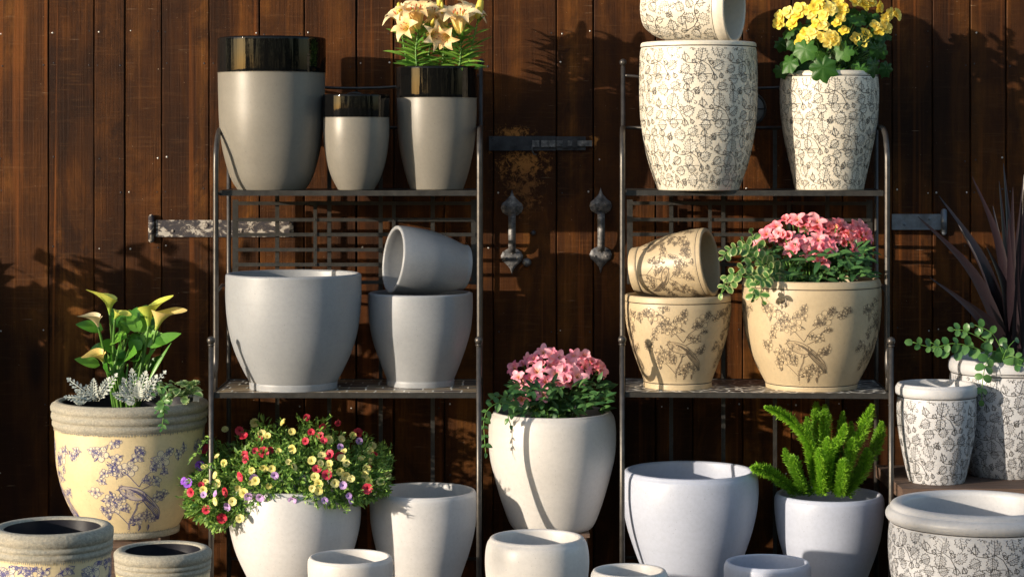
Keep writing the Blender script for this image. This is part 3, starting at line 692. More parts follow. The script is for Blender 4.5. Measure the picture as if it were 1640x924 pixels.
strap(1428,1508,355.5,25,d2,M['zinc'],0,1511)
# latch
mb=MB(); xa,z=L(783,230); xb,_=L(891,230); mb.box((xa,-.007,z-.023),(xb-.002,-.0005,z+.023),0)
mb.ball(Vector((xa+.012,-.007,z+.012)),.004,0,8); mb.ball(Vector((xb-.02,-.007,z-.012)),.004,0,8)
for px in (858,872,884):
    x,_=L(px,230); mb.box((x-.011,-.018,z-.011),(x+.011,-.0072,z+.010),1)
x,_=L(853,240); mb.tube([(x,-.012,z-.004),(x-.003,-.015,z-.02),(x+.004,-.012,z-.034),(x+.012,-.010,z-.036)],.0025,8,1)
mb.build('latch_plate',[M['blackiron'],M['handle']],d1)
mb=MB(); xa,z=L(889,230); xb,_=L(948,230); mb.box((xa+.004,-.014,z-.009),(xb,-.006,z+.009),1); mb.box((xa+.004,-.0055,z-.022),(xb-.02,-.0005,z+.022),0)
for px in (905,920): x,_=L(px,230); mb.box((x-.008,-.019,z-.014),(x+.008,-.0142,z+.014),0)
mb.build('latch_bolt',[M['blackiron'],M['handle']],d2)
def handle(px,py,par):
    x,z=L(px,py); k=WY/F
    mb=MB()
    def plate(zc,sg):
        # spade plate outline: pointed end away from the grip
        o=[(0,27),(3,17),(10,9),(16,4),(18,-3),(15,-10),(9,-14),(4,-16),(-4,-16),(-9,-14),(-15,-10),(-18,-3),(-16,4),(-10,9),(-3,17)]
        o=[(a*k,b*k*sg) for a,b in o]
        c=mb.vert((x,-.0095,zc)); f=[mb.vert((x+a*.8,-.0085,zc+b*.8)) for a,b in o]; e=[mb.vert((x+a,-.0045,zc+b)) for a,b in o]; g=[mb.vert((x+a,-.0005,zc+b)) for a,b in o]
        n=len(o)
        for i in range(n):
            j=(i+1)%n; mb.face((c,f[i],f[j])); mb.face((f[i],e[i],e[j],f[j]),0,False); mb.face((e[i],g[i],g[j],e[j]),0,False)
        for a,b in ((9,0),(-9,0),(0,-8)): mb.ball(Vector((x+a*k,-.0095,zc+b*k*sg)),.0042,0,8,(1,.6,1))
    plate(z+.078,1); plate(z-.086,-1)
    pts=bez([(x,-.008,z+.055),(x,-.03,z+.045),(x,-.042,z+.012),(x,-.042,z-.03),(x,-.03,z-.062),(x,-.008,z-.07)],6)
    for a,b in zip(pts,pts[1:]):
        w=.0115; i=[mb.vert((x-w,a.y,a.z)),mb.vert((x+w,a.y,a.z)),mb.vert((x+w,b.y,b.z)),mb.vert((x-w,b.y,b.z)),mb.vert((x-w*.8,a.y+.007,a.z)),mb.vert((x+w*.8,a.y+.007,a.z)),mb.vert((x+w*.8,b.y+.007,b.z)),mb.vert((x-w*.8,b.y+.007,b.z))]
        for q in ((0,1,2,3),(4,7,6,5),(0,3,7,4),(1,5,6,2)): mb.face([i[t_] for t_ in q])
    mb.build('door_handle',M['handle'],par)
handle(820,370,d1); handle(962,367,d2)
x,z=L(844,420); mb=MB(); mb.ball(Vector((x,-.012,z)),.0145); mb.tube([(x,-.001,z),(x,-.012,z)],.007,10); mb.build('door_knob',M['handle'],d1)
x,z=L(854,373); mb=MB(); mb.ball(Vector((x,-.006,z)),.009); mb.build('bolt_head',M['blackiron'],d1)

# ------------------------------------------------------------------ plant helpers
def basis(d,n):
    d=d.normalized(); n=(n-d*n.dot(d)); n=n.normalized() if n.length>1e-5 else d.orthogonal().normalized(); return d,n,d.cross(n)
SH={'lance':lambda t: math.sin(math.pi*min(1,t*.97+.03))**.8*(1-t*.35),'ovate':lambda t: (math.sin(math.pi*t**.75))**.75,'round':lambda t: math.sqrt(max(0,1-(2*t-1)**2)),'strap':lambda t:(1-t**3)*(.55+.45*min(1,t*3)),'spat':lambda t: math.sin(math.pi*t**1.6)**.7}
def leaf(mb,p,d,n,L_,W_,bend=.3,fold=.25,shape='ovate',rows=5,rnd=.5,m=0,five=False,twist=0):
    d,n,w=basis(Vector(d),Vector(n)); p=Vector(p); f=SH[shape]; prev=None
    cols=(-1,-.62,0,.62,1) if five else (-1,0,1)
    ang=0; q=p.copy(); st=L_/rows
    for i in range(rows+1):
        t=i/rows; ww=W_*.5*max(f(t),.02)
        a=bend*t; dd=d*math.cos(a)-n*math.sin(a); nn=n*math.cos(a)+d*math.sin(a)
        if i: q=q+dd*st
        wt=w*math.cos(twist*t)+nn*math.sin(twist*t)
        cur=[mb.vert(q+wt*(c*ww)+nn*(abs(c)*ww*fold),t,rnd,(abs(c) if five and i not in(0,) else (0 if abs(c)<.9 else 1)) if not (five and i==rows) else 1) for c in cols]
        if prev:
            for k in range(len(cols)-1): mb.face((prev[k],prev[k+1],cur[k+1],cur[k]),m)
        prev=cur
def lobed(mb,p,up,n,Rr,rnd,rd,lob=7,m=0,cup=.15):
    # broad lobed leaf, stalk joins near the notch at the bottom
    u,n,w=basis(Vector(up),Vector(n)); N=28; c=mb.vert(p,0,rd,0); r1=[];r2=[]
    ph=rnd.uniform(0,6)
    for i in range(N):
        a=2*math.pi*i/N; rr=Rr*(1+.13*math.cos(lob*a)+.05*math.cos(15*a+ph))*(1-.45*math.exp(-((a-math.pi)/.28)**2))*(1.05+.18*math.cos(a))
        dv=u*math.cos(a)+w*math.sin(a)
        rip=math.sin(lob*a+ph)*.06
        r1.append(mb.vert(p+dv*rr*.55+n*Rr*(cup*.25+rip*.4),.5,rd,.5)); r2.append(mb.vert(p+dv*rr-n*Rr*(cup-rip),1,rd,1))
    for i in range(N):
        j=(i+1)%N; mb.face((c,r1[i],r1[j]),m); mb.face((r1[i],r2[i],r2[j],r1[j]),m)
def petal(mb,ang,rf,zf,wf,rows=6,cup=.2,rd=.5,m=0,wave=0):
    prev=None; rx=Vector((math.cos(ang),math.sin(ang),0)); tx=Vector((-math.sin(ang),math.cos(ang),0))
    for i in range(rows+1):
        t=i/rows; c=rx*rf(t)+Vector((0,0,zf(t))); w=wf(t)
        wv=wave*math.sin(t*9+ang*3)
        cur=[mb.vert(c+tx*(k*w)+Vector((0,0,1))*(abs(k)*w*cup*(1 if abs(k)<1 else 1.2)+ (k*wv*w)),t,rd,abs(k)) for k in (-1,-.5,0,.5,1)]
        if prev:
            for k in range(4): mb.face((prev[k],prev[k+1],cur[k+1],cur[k]),m)
        prev=cur
def face_to(d,roll=0.):
    q=Vector((0,0,1)).rotation_difference(Vector(d).normalized()); return q.to_matrix().to_4x4()@Matrix.Rotation(roll,4,'Z')
def flowers(kind,name,protos,items,parent,rnd):
    """copies of prototype meshes as parts; items: (pos, dir, size)"""
    first={}
    for i,(p,d,s) in enumerate(items):
        k=rnd.randrange(len(protos))
        mm=Matrix.Translation(Vector(p)-parent.location)@face_to(d,rnd.uniform(0,6.28))@Matrix.Scale(s,4)
        if k not in first:
            o=protos[k].build(name,kind[k],parent); first[k]=o
        else:
            o=first[k].copy(); COL.objects.link(o); o.parent=parent
        o.matrix_local=mm
def v_rand(rnd,s=1.): return Vector((rnd.gauss(0,s),rnd.gauss(0,s),rnd.gauss(0,s)))
def soil(parent,rad,z):
    mb=MB(); rnd=random.Random(3); rings=[(0,.01),(rad*.4,.008),(rad*.75,.002),(rad,-.004)]
    mb.lathe([(rad,-.004),(rad*.75,.002),(rad*.4,.008),(0,.01)],40); 
    o=mb.build('soil',M['soil'],parent); o.location=(0,0,z); return o
def plant(name,label,cat,px,Y,zb,group=None):
    return empty(name,((px-820)/F*Y,Y,zb),label,cat,group)
def rel(par,p): return Vector(p)-par.location

# ---------------------------------------------------------------- lilies
rnd=random.Random(11)
pl=plant('lily_plant','peach lilies with narrow green leaves in the black-rimmed taupe pot','lily',699.5,6.65,EYE-(116-HOR)/F*6.65)
soil(pl,.105,-.012)
stm=MB(); lv=MB()
stems=[((668,112),(666,80),(672,42),6.60),((735,112),(738,85),(737,52),6.60),((708,112),(711,80),(713,55),6.66),((682,112),(690,70),(694,40),6.68),((750,112),(757,70),(766,30),6.64),((655,112),(648,80),(641,36),6.63),((722,112),(716,70),(704,20),6.71)]
for (a,b_,c,Y) in stems:
    stm=MB(); pts=[rel(pl,q) for q in catmull3([P(*a,Y),P(*b_,Y),P(*c,Y)],6)]; stm.tube(pts,lambda t:.0036-.0014*t,7,0,rnd.random()); stm.build('stem',M['stem'],pl)
    dens_=1.0 if Y<6.68 else .6
    N=int(48*dens_) if abs(a[0]-750)>8 and a[0]!=655 else 12
    for i in range(N):
        t=(i+.5)/N*.93; k=min(int(t*(len(pts)-1)),len(pts)-2); q=pts[k].lerp(pts[k+1],t*(len(pts)-1)-k)
        an=i*2.4+rnd.uniform(-.3,.3); up=.25+.5*t+rnd.uniform(-.1,.15); d=Vector((math.cos(an),math.sin(an)*.8,up))
        leaf(lv,q,d,(rnd.uniform(-.2,.2),-.7,.7),rnd.uniform(.06,.095)*(1-.3*t),rnd.uniform(.010,.016),rnd.uniform(.1,.7),.3,'lance',5,rnd.random())
lv.build('leaves',M['g_lily'],pl)
def lilyflower(rd):
    mb=MB()
    for k in range(6):
        o=k%2; petal(mb,k*math.pi/3+rd*.2,lambda t,o=o:.05+.95*t**1.7*(1 if o else .92),lambda t:1.05*math.sin(min(1.,t*1.05)*1.9)*.92-.10*t**5+.0,lambda t,o=o:(.27 if o else .35)*math.sin(math.pi*min(.985,(t*.93+.07)))**.7*(1-.25*t),8,.22,rd if o else min(1,rd+.35),0,.10)
    for k in range(6):
        a=k*math.pi/3+.5; mb.tube([(0,0,.05),(.08*math.cos(a),.08*math.sin(a),.5),(.2*math.cos(a),.2*math.sin(a),.92)],.015,5,1); mb.ball(Vector((.21*math.cos(a),.21*math.sin(a),.94)),.035,2,6,(1,1,2))
    return mb
LF=[M['f_lily'],M['f_bud'],M['stamen']]
items=[(P(670,47,6.59),(-.1,-.45,1.0),0.076),(P(655,44,6.62),(-.65,-.45,1.0),0.067),(P(690,44,6.66),(.35,-.45,1.0),0.069),(P(737,55,6.58),(-.05,-.45,1.0),0.078),(P(716,50,6.64),(-.5,-.45,1.0),0.062),(P(742,42,6.66),(.55,-.45,1.0),0.065),(P(684,56,6.58),(.35,-.45,-.05),0.050),(P(663,52,6.57),(-.35,-.45,.2),0.054),(P(722,55,6.58),(-.2,-.45,-.2),0.045)]
flowers([LF]*3,'lily_flower',[lilyflower(.1),lilyflower(.5),lilyflower(.8)],items,pl,rnd)
def bud():
    mb=MB(); mb.lathe([(0,0),(.10,.06),(.15,.3),(.165,.5),(.13,.75),(.07,.93),(0,1.0)],10,0,None,.6); return mb
flowers([M['f_bud']]*2,'lily_bud',[bud(),bud()],[(P(643,36,6.60),(-.15,0,1),.062),(P(764,32,6.62),(.2,0,1),.075),(P(703,14,6.66),(.1,0,1),.06),(P(708,24,6.58),(0,-.1,1),.04),(P(690,42,6.56),(.3,-.5,.6),.03)],pl,rnd)

# ---------------------------------------------------------------- begonia
rnd=random.Random(12)
pl=plant('begonia_plant','yellow begonia with dark glossy leaves in the right ivory leaf-patterned pot','begonia',1328,6.64,EYE-(124-HOR)/F*6.64)
soil(pl,.125,-.01)
lv=MB(); stm=MB()
big=[(1290,78,.040,6.50),(1318,108,.046,6.49),(1352,80,.036,6.52),(1265,100,.036,6.53),(1385,62,.034,6.53),(1400,105,.036,6.55),(1378,112,.034,6.53),(1300,45,.034,6.55),(1335,55,.036,6.54),(1275,40,.034,6.57),(1405,80,.034,6.56),(1370,30,.034,6.56),(1250,112,.028,6.58),(1415,40,.03,6.6),(1420,110,.03,6.6),(1345,115,.03,6.56),(1282,108,.03,6.55)]
for i in range(85):
    an=rnd.uniform(0,6.28); rr=rnd.uniform(.2,1); x=1335+88*rr*math.cos(an); z=62+58*rr*math.sin(an)
    big.append((x,z,rnd.uniform(.020,.034),6.58+rnd.uniform(0,.16)))
for (x,y,s_,Y) in big:
    p=rel(pl,P(x,y,Y)); n=Vector(((x-1335)/150+rnd.uniform(-.3,.3),-.7,.55+rnd.uniform(-.3,.4)-(y-60)/160)); up=Vector((rnd.uniform(-.9,.9),rnd.uniform(-.2,.2),-1 if y>60 else rnd.uniform(-1,.5)))
    lobed(lv,p,up,n,s_*.82,rnd,rnd.random()**1.3)
    stm.tube([p,p*.5+Vector((0,0,-.0)),Vector((0,0,-.01))+p*.1],.0022,5,0,.3)
stm.build('stems',M['stem'],pl); lv.build('leaves',M['g_begonia'],pl)
def begflower(rd,sd):
    r_=random.Random(sd); mb=MB()
    for ring,(n_,R_,tilt,zz) in enumerate(((5,.95,.25,0.),(4,.62,.75,.12),(3,.35,1.2,.2))):
        for k in range(n_):
            a=k*2*math.pi/n_+ring*.5+r_.uniform(-.2,.2); t0=tilt+r_.uniform(-.15,.15)
            petal(mb,a,lambda t,R_=R_,t0=t0:.04+R_*t*math.cos(t0),lambda t,R_=R_,t0=t0,zz=zz:zz+R_*t*math.sin(t0)-.12*t*t,lambda t,R_=R_:R_*.48*math.sin(math.pi*min(.96,t*.8+.16))**.55,5,.25,min(1,rd+.15*ring),0,.08)
    return mb
pts=[(1250,27),(1262,20),(1270,38),(1282,15),(1294,17),(1306,12),(1313,8),(1320,24),(1330,14),(1343,8),(1350,15),(1347,28),(1318,42),(1308,38),(1290,52),(1302,52),(1292,63),(1284,66),(1316,60),(1330,58),(1337,64),(1325,70),(1352,50),(1372,62),(1386,55),(1380,67),(1384,8),(1398,5),(1408,12),(1415,38),(1420,45),(1408,48),(1424,22),(1436,24),(1390,-4),(1370,2),(1310,-2),(1326,-4),(1278,25),(1300,26),(1247,38),(1418,30),(1402,42),(1340,38)]
items=[(P(x,y,6.49+.10*abs(x-1335)/100+(.08 if y<12 else 0)),((x-1335)/130+rnd.uniform(-.4,.4),-1,.25+rnd.uniform(-.3,.5)),rnd.uniform(.017,.025)) for x,y in pts]
flowers([M['f_yellow']]*4,'begonia_flower',[begflower(.0,1),begflower(.3,2),begflower(.6,3),begflower(.2,4)],items,pl,rnd)

# ---------------------------------------------------------------- alstroemeria
def alstfl(rd,sd,openn=.8):
    r_=random.Random(sd); mb=MB()
    for k in range(6):
        o=k%2; L_=r_.uniform(.85,1.05)
        petal(mb,k*math.pi/3+r_.uniform(-.12,.12),lambda t,L_=L_:.05+L_*openn*t**1.4,lambda t,L_=L_,o=o:L_*(.85*t**.7)-.25*t**3*(1+.6*o),lambda t,o=o:(.24 if o else .36)*math.sin(math.pi*min(.96,t*.82+.12))**.8,6,.25,max(0,min(1,rd+(.3 if not o else -.1))),0,.12)
    for k in range(4):
        a=k*1.6+r_.random(); mb.tube([(0,0,.1),(.1*math.cos(a),.1*math.sin(a),.5),(.17*math.cos(a),.17*math.sin(a),.75)],.014,4,1)
    return mb
def alst(label,px,Y,ysoil,srad,pts,cen,mat,fsize,x0,x1,ybot,ytop,yfront,seed):
    rnd=random.Random(seed); pl=plant('alstroemeria_plant',label,'alstroemeria',px,Y,EYE-(ysoil-HOR)/F*Y)
    soil(pl,srad,-.012); lv=MB(); stm=MB(); items=[]
    for (x,y) in pts:
        dp=(y-cen[1])/40.; Yf=yfront+.10-.05*dp+rnd.uniform(-.02,.02)+.05*abs(x-cen[0])/100
        p=P(x,y,Yf); d=Vector(((x-cen[0])/90+rnd.uniform(-.35,.35),-1+rnd.uniform(-.2,.3),.55-dp*.4+rnd.uniform(-.3,.3)))
        items.append((p-d.normalized()*fsize*.5,d,fsize*rnd.uniform(.88,1.15)))
        b=rel(pl,p); root=Vector((b.x*.45,b.y*.3,0)); mid=b.lerp(root,.5)+Vector((0,.01,.015))
        path=[Vector(q) for q in catmull3([b-d.normalized()*fsize*.6,mid,root],5)]
        stm.tube(path,.0021,6,0,rnd.random())
        for k in range(9):
            q=path[rnd.randrange(2,len(path))]; an=rnd.uniform(0,6.28)
            leaf(lv,q,(math.cos(an),math.sin(an)-.25,.5),(0,-.2,1),rnd.uniform(.03,.05),rnd.uniform(.011,.016),rnd.uniform(.3,1.1),.2,'ovate',5,rnd.random())
    for (x,y) in rnd.sample(pts,len(pts)//2):
        dp=(y-cen[1])/40.; x+=rnd.uniform(-9,9); y+=rnd.uniform(-3,12); d=Vector(((x-cen[0])/90+rnd.uniform(-.5,.5),-1,.45-dp*.4+rnd.uniform(-.4,.4)))
        items.append((P(x,y,yfront+.11-.05*dp+.05*abs(x-cen[0])/100)-d.normalized()*fsize*.6,d,fsize*rnd.uniform(.8,1.)))
    for k in range(260):
        x=rnd.uniform(x0,x1); y=rnd.uniform(ytop,ybot); Yl=yfront+.02+rnd.uniform(0,.18); p=rel(pl,P(x,y,Yl))
        d=Vector(((x-cen[0])/100+rnd.uniform(-.7,.7),rnd.uniform(-1,.1),rnd.uniform(-.25,.8))); leaf(lv,p,d,(rnd.uniform(-.3,.3),-.6,.8),rnd.uniform(.03,.052),rnd.uniform(.012,.018),rnd.uniform(.2,1.),.2,'ovate',5,rnd.random()**1.2)
    stm.build('stems',M['stem'],pl); lv.build('leaves',M['g_alst'],pl)
    flowers([[mat,M['stamen']]]*5,'alstroemeria_flower',[alstfl(.1,1),alstfl(.35,2,.9),alstfl(.6,3,.6),alstfl(.2,4,.4),alstfl(.5,5,1.)],items,pl,rnd)
c7=[(430,300),(400,330),(470,240),(560,170),(620,250),(640,110),(690,120),(670,260),(740,110),(830,110),(800,140),(920,130),(990,150),(930,190),(720,350),(760,310),(800,330),(850,400),(900,370),(930,290),(1000,370),(1020,330),(960,480),(1060,380),(1050,200),(1100,240),(1030,170),(1150,150),(1110,160),(1220,210),(1300,180),(1260,150),(1350,240),(1370,270),(1310,250),(1230,300),(1250,400),(1090,290),(580,230),(540,280),(960,430),(1190,260)]
alst('salmon pink alstroemeria in the large tan bird pot on the middle shelf',1299.5,6.57,456,.185,[(1140+x/5.436,330+y/5.436) for x,y in c7],(1305,395),M['f_pink'],.029,1205,1392,448,398,6.40,21)
u=[(180,100),(250,90),(325,75),(385,75),(265,55),(425,70),(475,105),(300,110),(190,215),(265,220),(215,160),(270,170),(330,175),(345,120),(400,150),(165,150),(430,115),(240,130),(370,105),(290,190),(200,190),(455,90),(490,125),(355,160),(300,70),(180,240),(410,95),(150,120),(380,140),(225,80),(315,140)]
alst('rose pink alstroemeria in the tall white pot between the racks',884.5,6.66,668,.165,[(760+x/2.408,540+y/2.408) for x,y in u],(893,600),M['f_pink2'],.031,825,972,660,612,6.52,22)

# ---------------------------------------------------------------- calibrachoa
rnd=random.Random(31)
pl=plant('calibrachoa_plant','spilling mound of tiny yellow, red and lilac calibrachoa flowers in a white pot','calibrachoa',472,6.53,EYE-(790-HOR)/F*6.53)
soil(pl,.17,-.01)
lv=MB(); stm=lv
def cal_surf():
    # a point on the mound (px,py,Y) and its outward direction
    while True:
        x=rnd.uniform(300,622); 
        top=672+9*math.sin(x*.071)+6*math.sin(x*.19+1)+ (0.0026*(x-470)**2 if x<470 else .0021*(x-470)**2)+rnd.uniform(0,14)
        if x<395: bot=848-abs(x-352)*.55
        elif x<470: bot=806-abs(x-400)*.35
        else: bot=812-abs(x-540)*.22
        if x>600: bot=790
        if x<318: top=max(top,740)
        if top<bot: break
    t=rnd.random()**.85; y=top+(bot-top)*t
    Yd=6.53+.12-.36*math.sin(min(1,t*1.15)*math.pi/2)**.8 + .10*((x-465)/165)**2
    if x<350: Yd-=.04
    return x,y,Yd,t
def updir(x,t): return Vector(((x-465)/150,-.35-.75*t,.9-1.3*t))
for i in range(6500):
    x,y,Y,t=cal_surf(); dep=rnd.random()**1.6*.09; p=rel(pl,P(x,y,Y+dep)); d=updir(x,t)+v_rand(rnd,.55)
    leaf(lv,p,d,v_rand(rnd,.5)+updir(x,t)*.8,rnd.uniform(.015,.027),rnd.uniform(.006,.010),rnd.uniform(0,.8),.2,'ovate',2,rnd.random())
for i in range(240):
    x,y,Y,t=cal_surf(); p=rel(pl,P(x,y,Y)); d=(updir(x,t)*.6+v_rand(rnd,.4)).normalized(); tip=p+d*rnd.uniform(.015,.045)
    stm.tube([p*.85,p,tip],.0011,4,1,rnd.random())
    for k in range(9):
        q=p.lerp(tip,k/8); leaf(lv,q,d+v_rand(rnd,.8),v_rand(rnd,1),rnd.uniform(.010,.017),.005,.3,.2,'ovate',2,rnd.random())
# trailing stems at left
for (x0,y0,x1,y1) in ((345,800,342,862),(330,810,345,840),(360,800,352,846),(380,795,388,832),(520,790,512,815),(560,790,572,812),(335,700,300,745),(340,740,298,775)):
    a=P(x0,y0,6.33); b_=P(x1,y1,6.325); N=7
    pts=[rel(pl,a.lerp(b_,k/N)+v_rand(rnd,.002)) for k in range(N+1)]; stm.tube(pts,.0012,4,1,.6)
    for k in range(26): q=pts[rnd.randrange(N)]; leaf(lv,q,v_rand(rnd,1),v_rand(rnd,1),rnd.uniform(.012,.02),.007,.3,.2,'ovate',2,rnd.random())
lv.build('foliage',[M['g_cali'],M['stem']],pl)
def calfl(rd,sd):
    r_=random.Random(sd); mb=MB()
    for k in range(5):
        petal(mb,k*2*math.pi/5+r_.uniform(-.1,.1),lambda t:.06+.92*t**1.3,lambda t:.75*t**.55-.12*t**3,lambda t:.12+.52*math.sin(math.pi*min(.86,t*.86))**.9,4,.12,min(1,rd+r_.uniform(-.1,.15)),0,.12)
    return mb
P4=[calfl(.2,1),calfl(.6,2)]
O=lambda L_:[(280+x/3.04,620+y/3.04) for x,y in L_]
yel=O([(390,175),(245,210),(535,175),(570,220),(425,230),(455,240),(505,310),(580,298),(210,340),(245,368),(435,388),(378,405),(473,397),(553,365),(572,392),(670,360),(715,338),(705,372),(755,375),(740,403),(802,407),(825,428),(685,440),(705,465),(672,490),(697,505),(776,467),(858,450),(826,315),(808,255),(812,350),(838,370),(912,355),(943,360),(945,310),(930,420),(940,460),(1005,335),(1030,430),(998,465),(306,487),(370,460),(397,455),(457,475),(153,455),(143,498),(207,553),(283,555),(320,643),(145,395),(215,470),(745,258),(960,290),(930,400),(340,515),(205,430),(1010,380),(865,235)])
red=O([(340,245),(412,257),(392,312),(437,318),(355,350),(342,330),(330,430),(258,508),(158,597),(710,190),(798,178),(642,150),(665,220),(640,262),(725,265),(712,240),(760,335),(800,325),(690,405),(740,430),(932,388),(975,330),(890,225),(462,303),(318,210),(160,308),(128,480),(85,510),(940,490),(232,632)])
lil=O([(487,427),(357,525),(262,577),(143,525),(805,288),(728,552),(820,478),(418,530),(845,528),(380,440),(895,262),(205,520),(852,555),(575,545)])
pur=O([(50,458),(72,470),(125,378)])
def calY(x,y):
    if x<400: bot=848-abs(x-352)*.55
    else: bot=806
    top=668+.0023*(x-470)**2; t=max(0,min(1,(y-top)/(bot-top+1e-6)))
    return 6.53+.12-.36*math.sin(min(1,t*1.15)*math.pi/2)**.8+.10*((x-465)/165)**2-(.04 if x<350 else 0),t
for L_,mt in ((yel,'c_yellow'),(red,'c_red'),(lil,'c_lilac'),(pur,'c_purple')):
    it=[]
    for (x,y) in L_:
        Y,t=calY(x,y); d=updir(x,t)*.45+Vector((0,-.75,.1))+v_rand(rnd,.38); it.append((P(x,y,max(Y,6.30)-.016),d,rnd.uniform(.009,.0145)*(1.15 if mt in('c_red','c_purple') else 1)))
    flowers([M[mt]]*2,{'c_yellow':'yellow_flower','c_red':'red_flower','c_lilac':'lilac_flower','c_purple':'violet_flower'}[mt],P4,it,pl,rnd)

# ---------------------------------------------------------------- calla
rnd=random.Random(41)
zc=EYE-(650-HOR)/F*CCY
pl=plant('calla_plant','yellow calla lilies with upright green leaves in the large straw pot','calla lily',200,CCY,zc)
soil(pl,.205,-.03)
def spathe(rd,flare=1.):
    mb=MB(); NV,NU=9,20; g=[]
    for v_ in range(NV+1):
        v=v_/NV; row=[]
        for u_ in range(NU+1):
            th=(u_/NU-.5)*2*math.pi*(1.06-.12*v); c=math.cos(th)
            r=.05+.09*v+.30*flare*v**2.6*(1+.25*c)
            z=v*(.72+.22*c)+.06*math.sin(th*2)*v**3
            x=r*c+ .28*flare*v**4*max(0,c)**3; z+= .10*v**4*max(0,c)**6
            row.append(mb.vert((x,r*math.sin(th)*(1.-.0*v),z),v,rd,abs(th)/3.14))
        g.append(row)
    for a,b_ in zip(g,g[1:]):
        for k in range(NU): mb.face((a[k],a[k+1],b_[k+1],b_[k]))
    mb.tube([(0,0,.1),(.02,0,.35),(.03,0,.55)],lambda t:.035-.01*t,8,1,.5)
    return mb
stm=MB(); lv=MB()
calls=[(158,524,'callap',(-.3,-.35,.9),0.061,(-1,-.6),(182,640)),(176,502,'callag',(-.1,-.1,1),0.079,(-1,-.3),(188,640)),(238,522,'callag',(.05,-.1,1),0.093,(1,-.15),(215,640)),(250,528,'calla',(.35,-.2,.9),0.093,(1,-.4),(222,640)),(166,580,'calla',(-.35,-.5,.7),0.061,(-1,-.8),(185,642)),(183,512,'callag',(.5,-.3,.7),.05,(1,-.6),(190,640))]
cr={}
for (x,y,mt,d,s_,hd,b0) in calls:
    Y=CCY-.05+rnd.uniform(-.02,.02); p=P(x,y,Y)
    z=Vector(d).normalized(); xa=Vector((hd[0],hd[1],0)); xa=(xa-z*xa.dot(z)).normalized(); ya=z.cross(xa)
    mm=Matrix((( xa.x,ya.x,z.x,0),(xa.y,ya.y,z.y,0),(xa.z,ya.z,z.z,0),(0,0,0,1)))
    o=spathe(rnd.random()).build('calla_flower',[M[mt],M['f_bud']],pl); o.matrix_local=Matrix.Translation(rel(pl,p))@mm@Matrix.Scale(s_,4)
    q=P(b0[0],b0[1]+12,CCY); path=[rel(pl,Vector(k)) for k in catmull3([p+Vector(d)*.004,p.lerp(q,.35)-z*.015,q],6)]
    stm.tube(path,lambda t:.0035+.0015*t,8,0,rnd.random())
for k in range(26):
    x0=rnd.uniform(178,238); x1=x0+rnd.uniform(-14,22); y1=rnd.uniform(520,585); Y=CCY+rnd.uniform(-.05,.06)
    stm.tube([rel(pl,P(x0*.6+205*.4,662,CCY+rnd.uniform(-.03,.03))),rel(pl,P(x0,600,Y)),rel(pl,P(x1,y1,Y))],lambda t:.0045-.0018*t,7,0,rnd.random())
LV=[(165,528,(-1,-.35,.35),.075,.034),(180,545,(.6,-.7,.2),.07,.045),(198,532,(.35,-.5,.7),.06,.035),(205,540,(.9,-.3,-.1),.06,.03),(220,545,(.9,-.4,.25),.085,.035),(235,555,(.8,-.1,.35),.10,.03),(238,530,(.5,.2,.9),.06,.035),(160,585,(-1,-.3,.35),.07,.03),(175,600,(-.2,-.8,.6),.05,.03),(190,525,(-.3,.1,1),.06,.03),(210,520,(.3,.1,.9),.05,.03),(185,560,(-.5,-.7,.4),.055,.04),(205,570,(.3,-.8,.3),.06,.045),(225,590,(.5,-.4,.8),.08,.012),(238,610,(.62,-.2,1.2),.12,.011),(170,560,(-.9,0,.2),.05,.03),(248,550,(.7,.2,.3),.06,.03),(180,575,(.5,-.7,.5),.05,.03),(200,605,(-.6,-.6,.5),.05,.025),(195,555,(-.1,-.9,.6),.06,.04),(215,555,(.2,-.9,.3),.06,.04)]
for (x,y,d,L_,W_) in LV+[(rnd.uniform(170,245),rnd.uniform(515,600),(rnd.uniform(-.8,.8),rnd.uniform(-.6,.6),rnd.uniform(0,1)),rnd.uniform(.04,.065),rnd.uniform(.02,.035)) for _ in range(16)]:
    leaf(lv,rel(pl,P(x,y,CCY-.03+rnd.uniform(-.03,.05))),d,(rnd.uniform(-.3,.3),-.85,.55),L_*1.12,W_*1.3,rnd.uniform(.1,.8),.25,'lance' if W_<.02 else 'ovate',8,rnd.random(),0,False,rnd.uniform(-.3,.3))
stm.build('stems',M['stem'],pl); lv.build('leaves',M['g_calla'],pl)
# dusty miller
def miller(label,px,spr,seed):
    rnd=random.Random(seed); pl=plant('dusty_miller',label,'dusty miller',px,CCY-.10,zc-.02,'silver dusty miller in the calla pot'); mb=MB(); st=MB()
    for (x0,y0,x1,y1,s_) in spr:
        Y=CCY-.14+rnd.uniform(-.03,.04); a=rel(pl,P(x0,y0,Y+.02)); b_=rel(pl,P(x1,y1,Y-.01)); d=(b_-a).normalized(); side=d.cross(Vector((0,-1,.3))).normalized()
        st.tube([a,a.lerp(b_,.5)+Vector((0,0,.004)),b_],.0014,5,0,.8)
        N=7
        for k in range(1,N+1):
            t=k/N; q=a.lerp(b_,t); 
            for sg in (-1,1):
                dd=d*.9+side*sg*.9; Lb=s_*(.35+.65*math.sin(math.pi*min(1,t*.8+.1))); nn=Vector((rnd.uniform(-.3,.3),-1,.5))
                leaf(mb,q,dd,nn,Lb,Lb*.36,.2,.15,'spat',3,rnd.random())
                for sh in (-.6,.6): leaf(mb,q+dd.normalized()*Lb*.5,dd+d.cross(nn).normalized()*sh*sg+d*abs(sh)*.3,nn,Lb*.5,Lb*.26,.2,.1,'spat',2,rnd.random())
        leaf(mb,b_,d,(0,-1,.5),s_*.8,s_*.45,.2,.1,'spat',4,rnd.random())
    st.build('stems',M['silver'],pl); mb.build('leaves',M['silver'],pl)
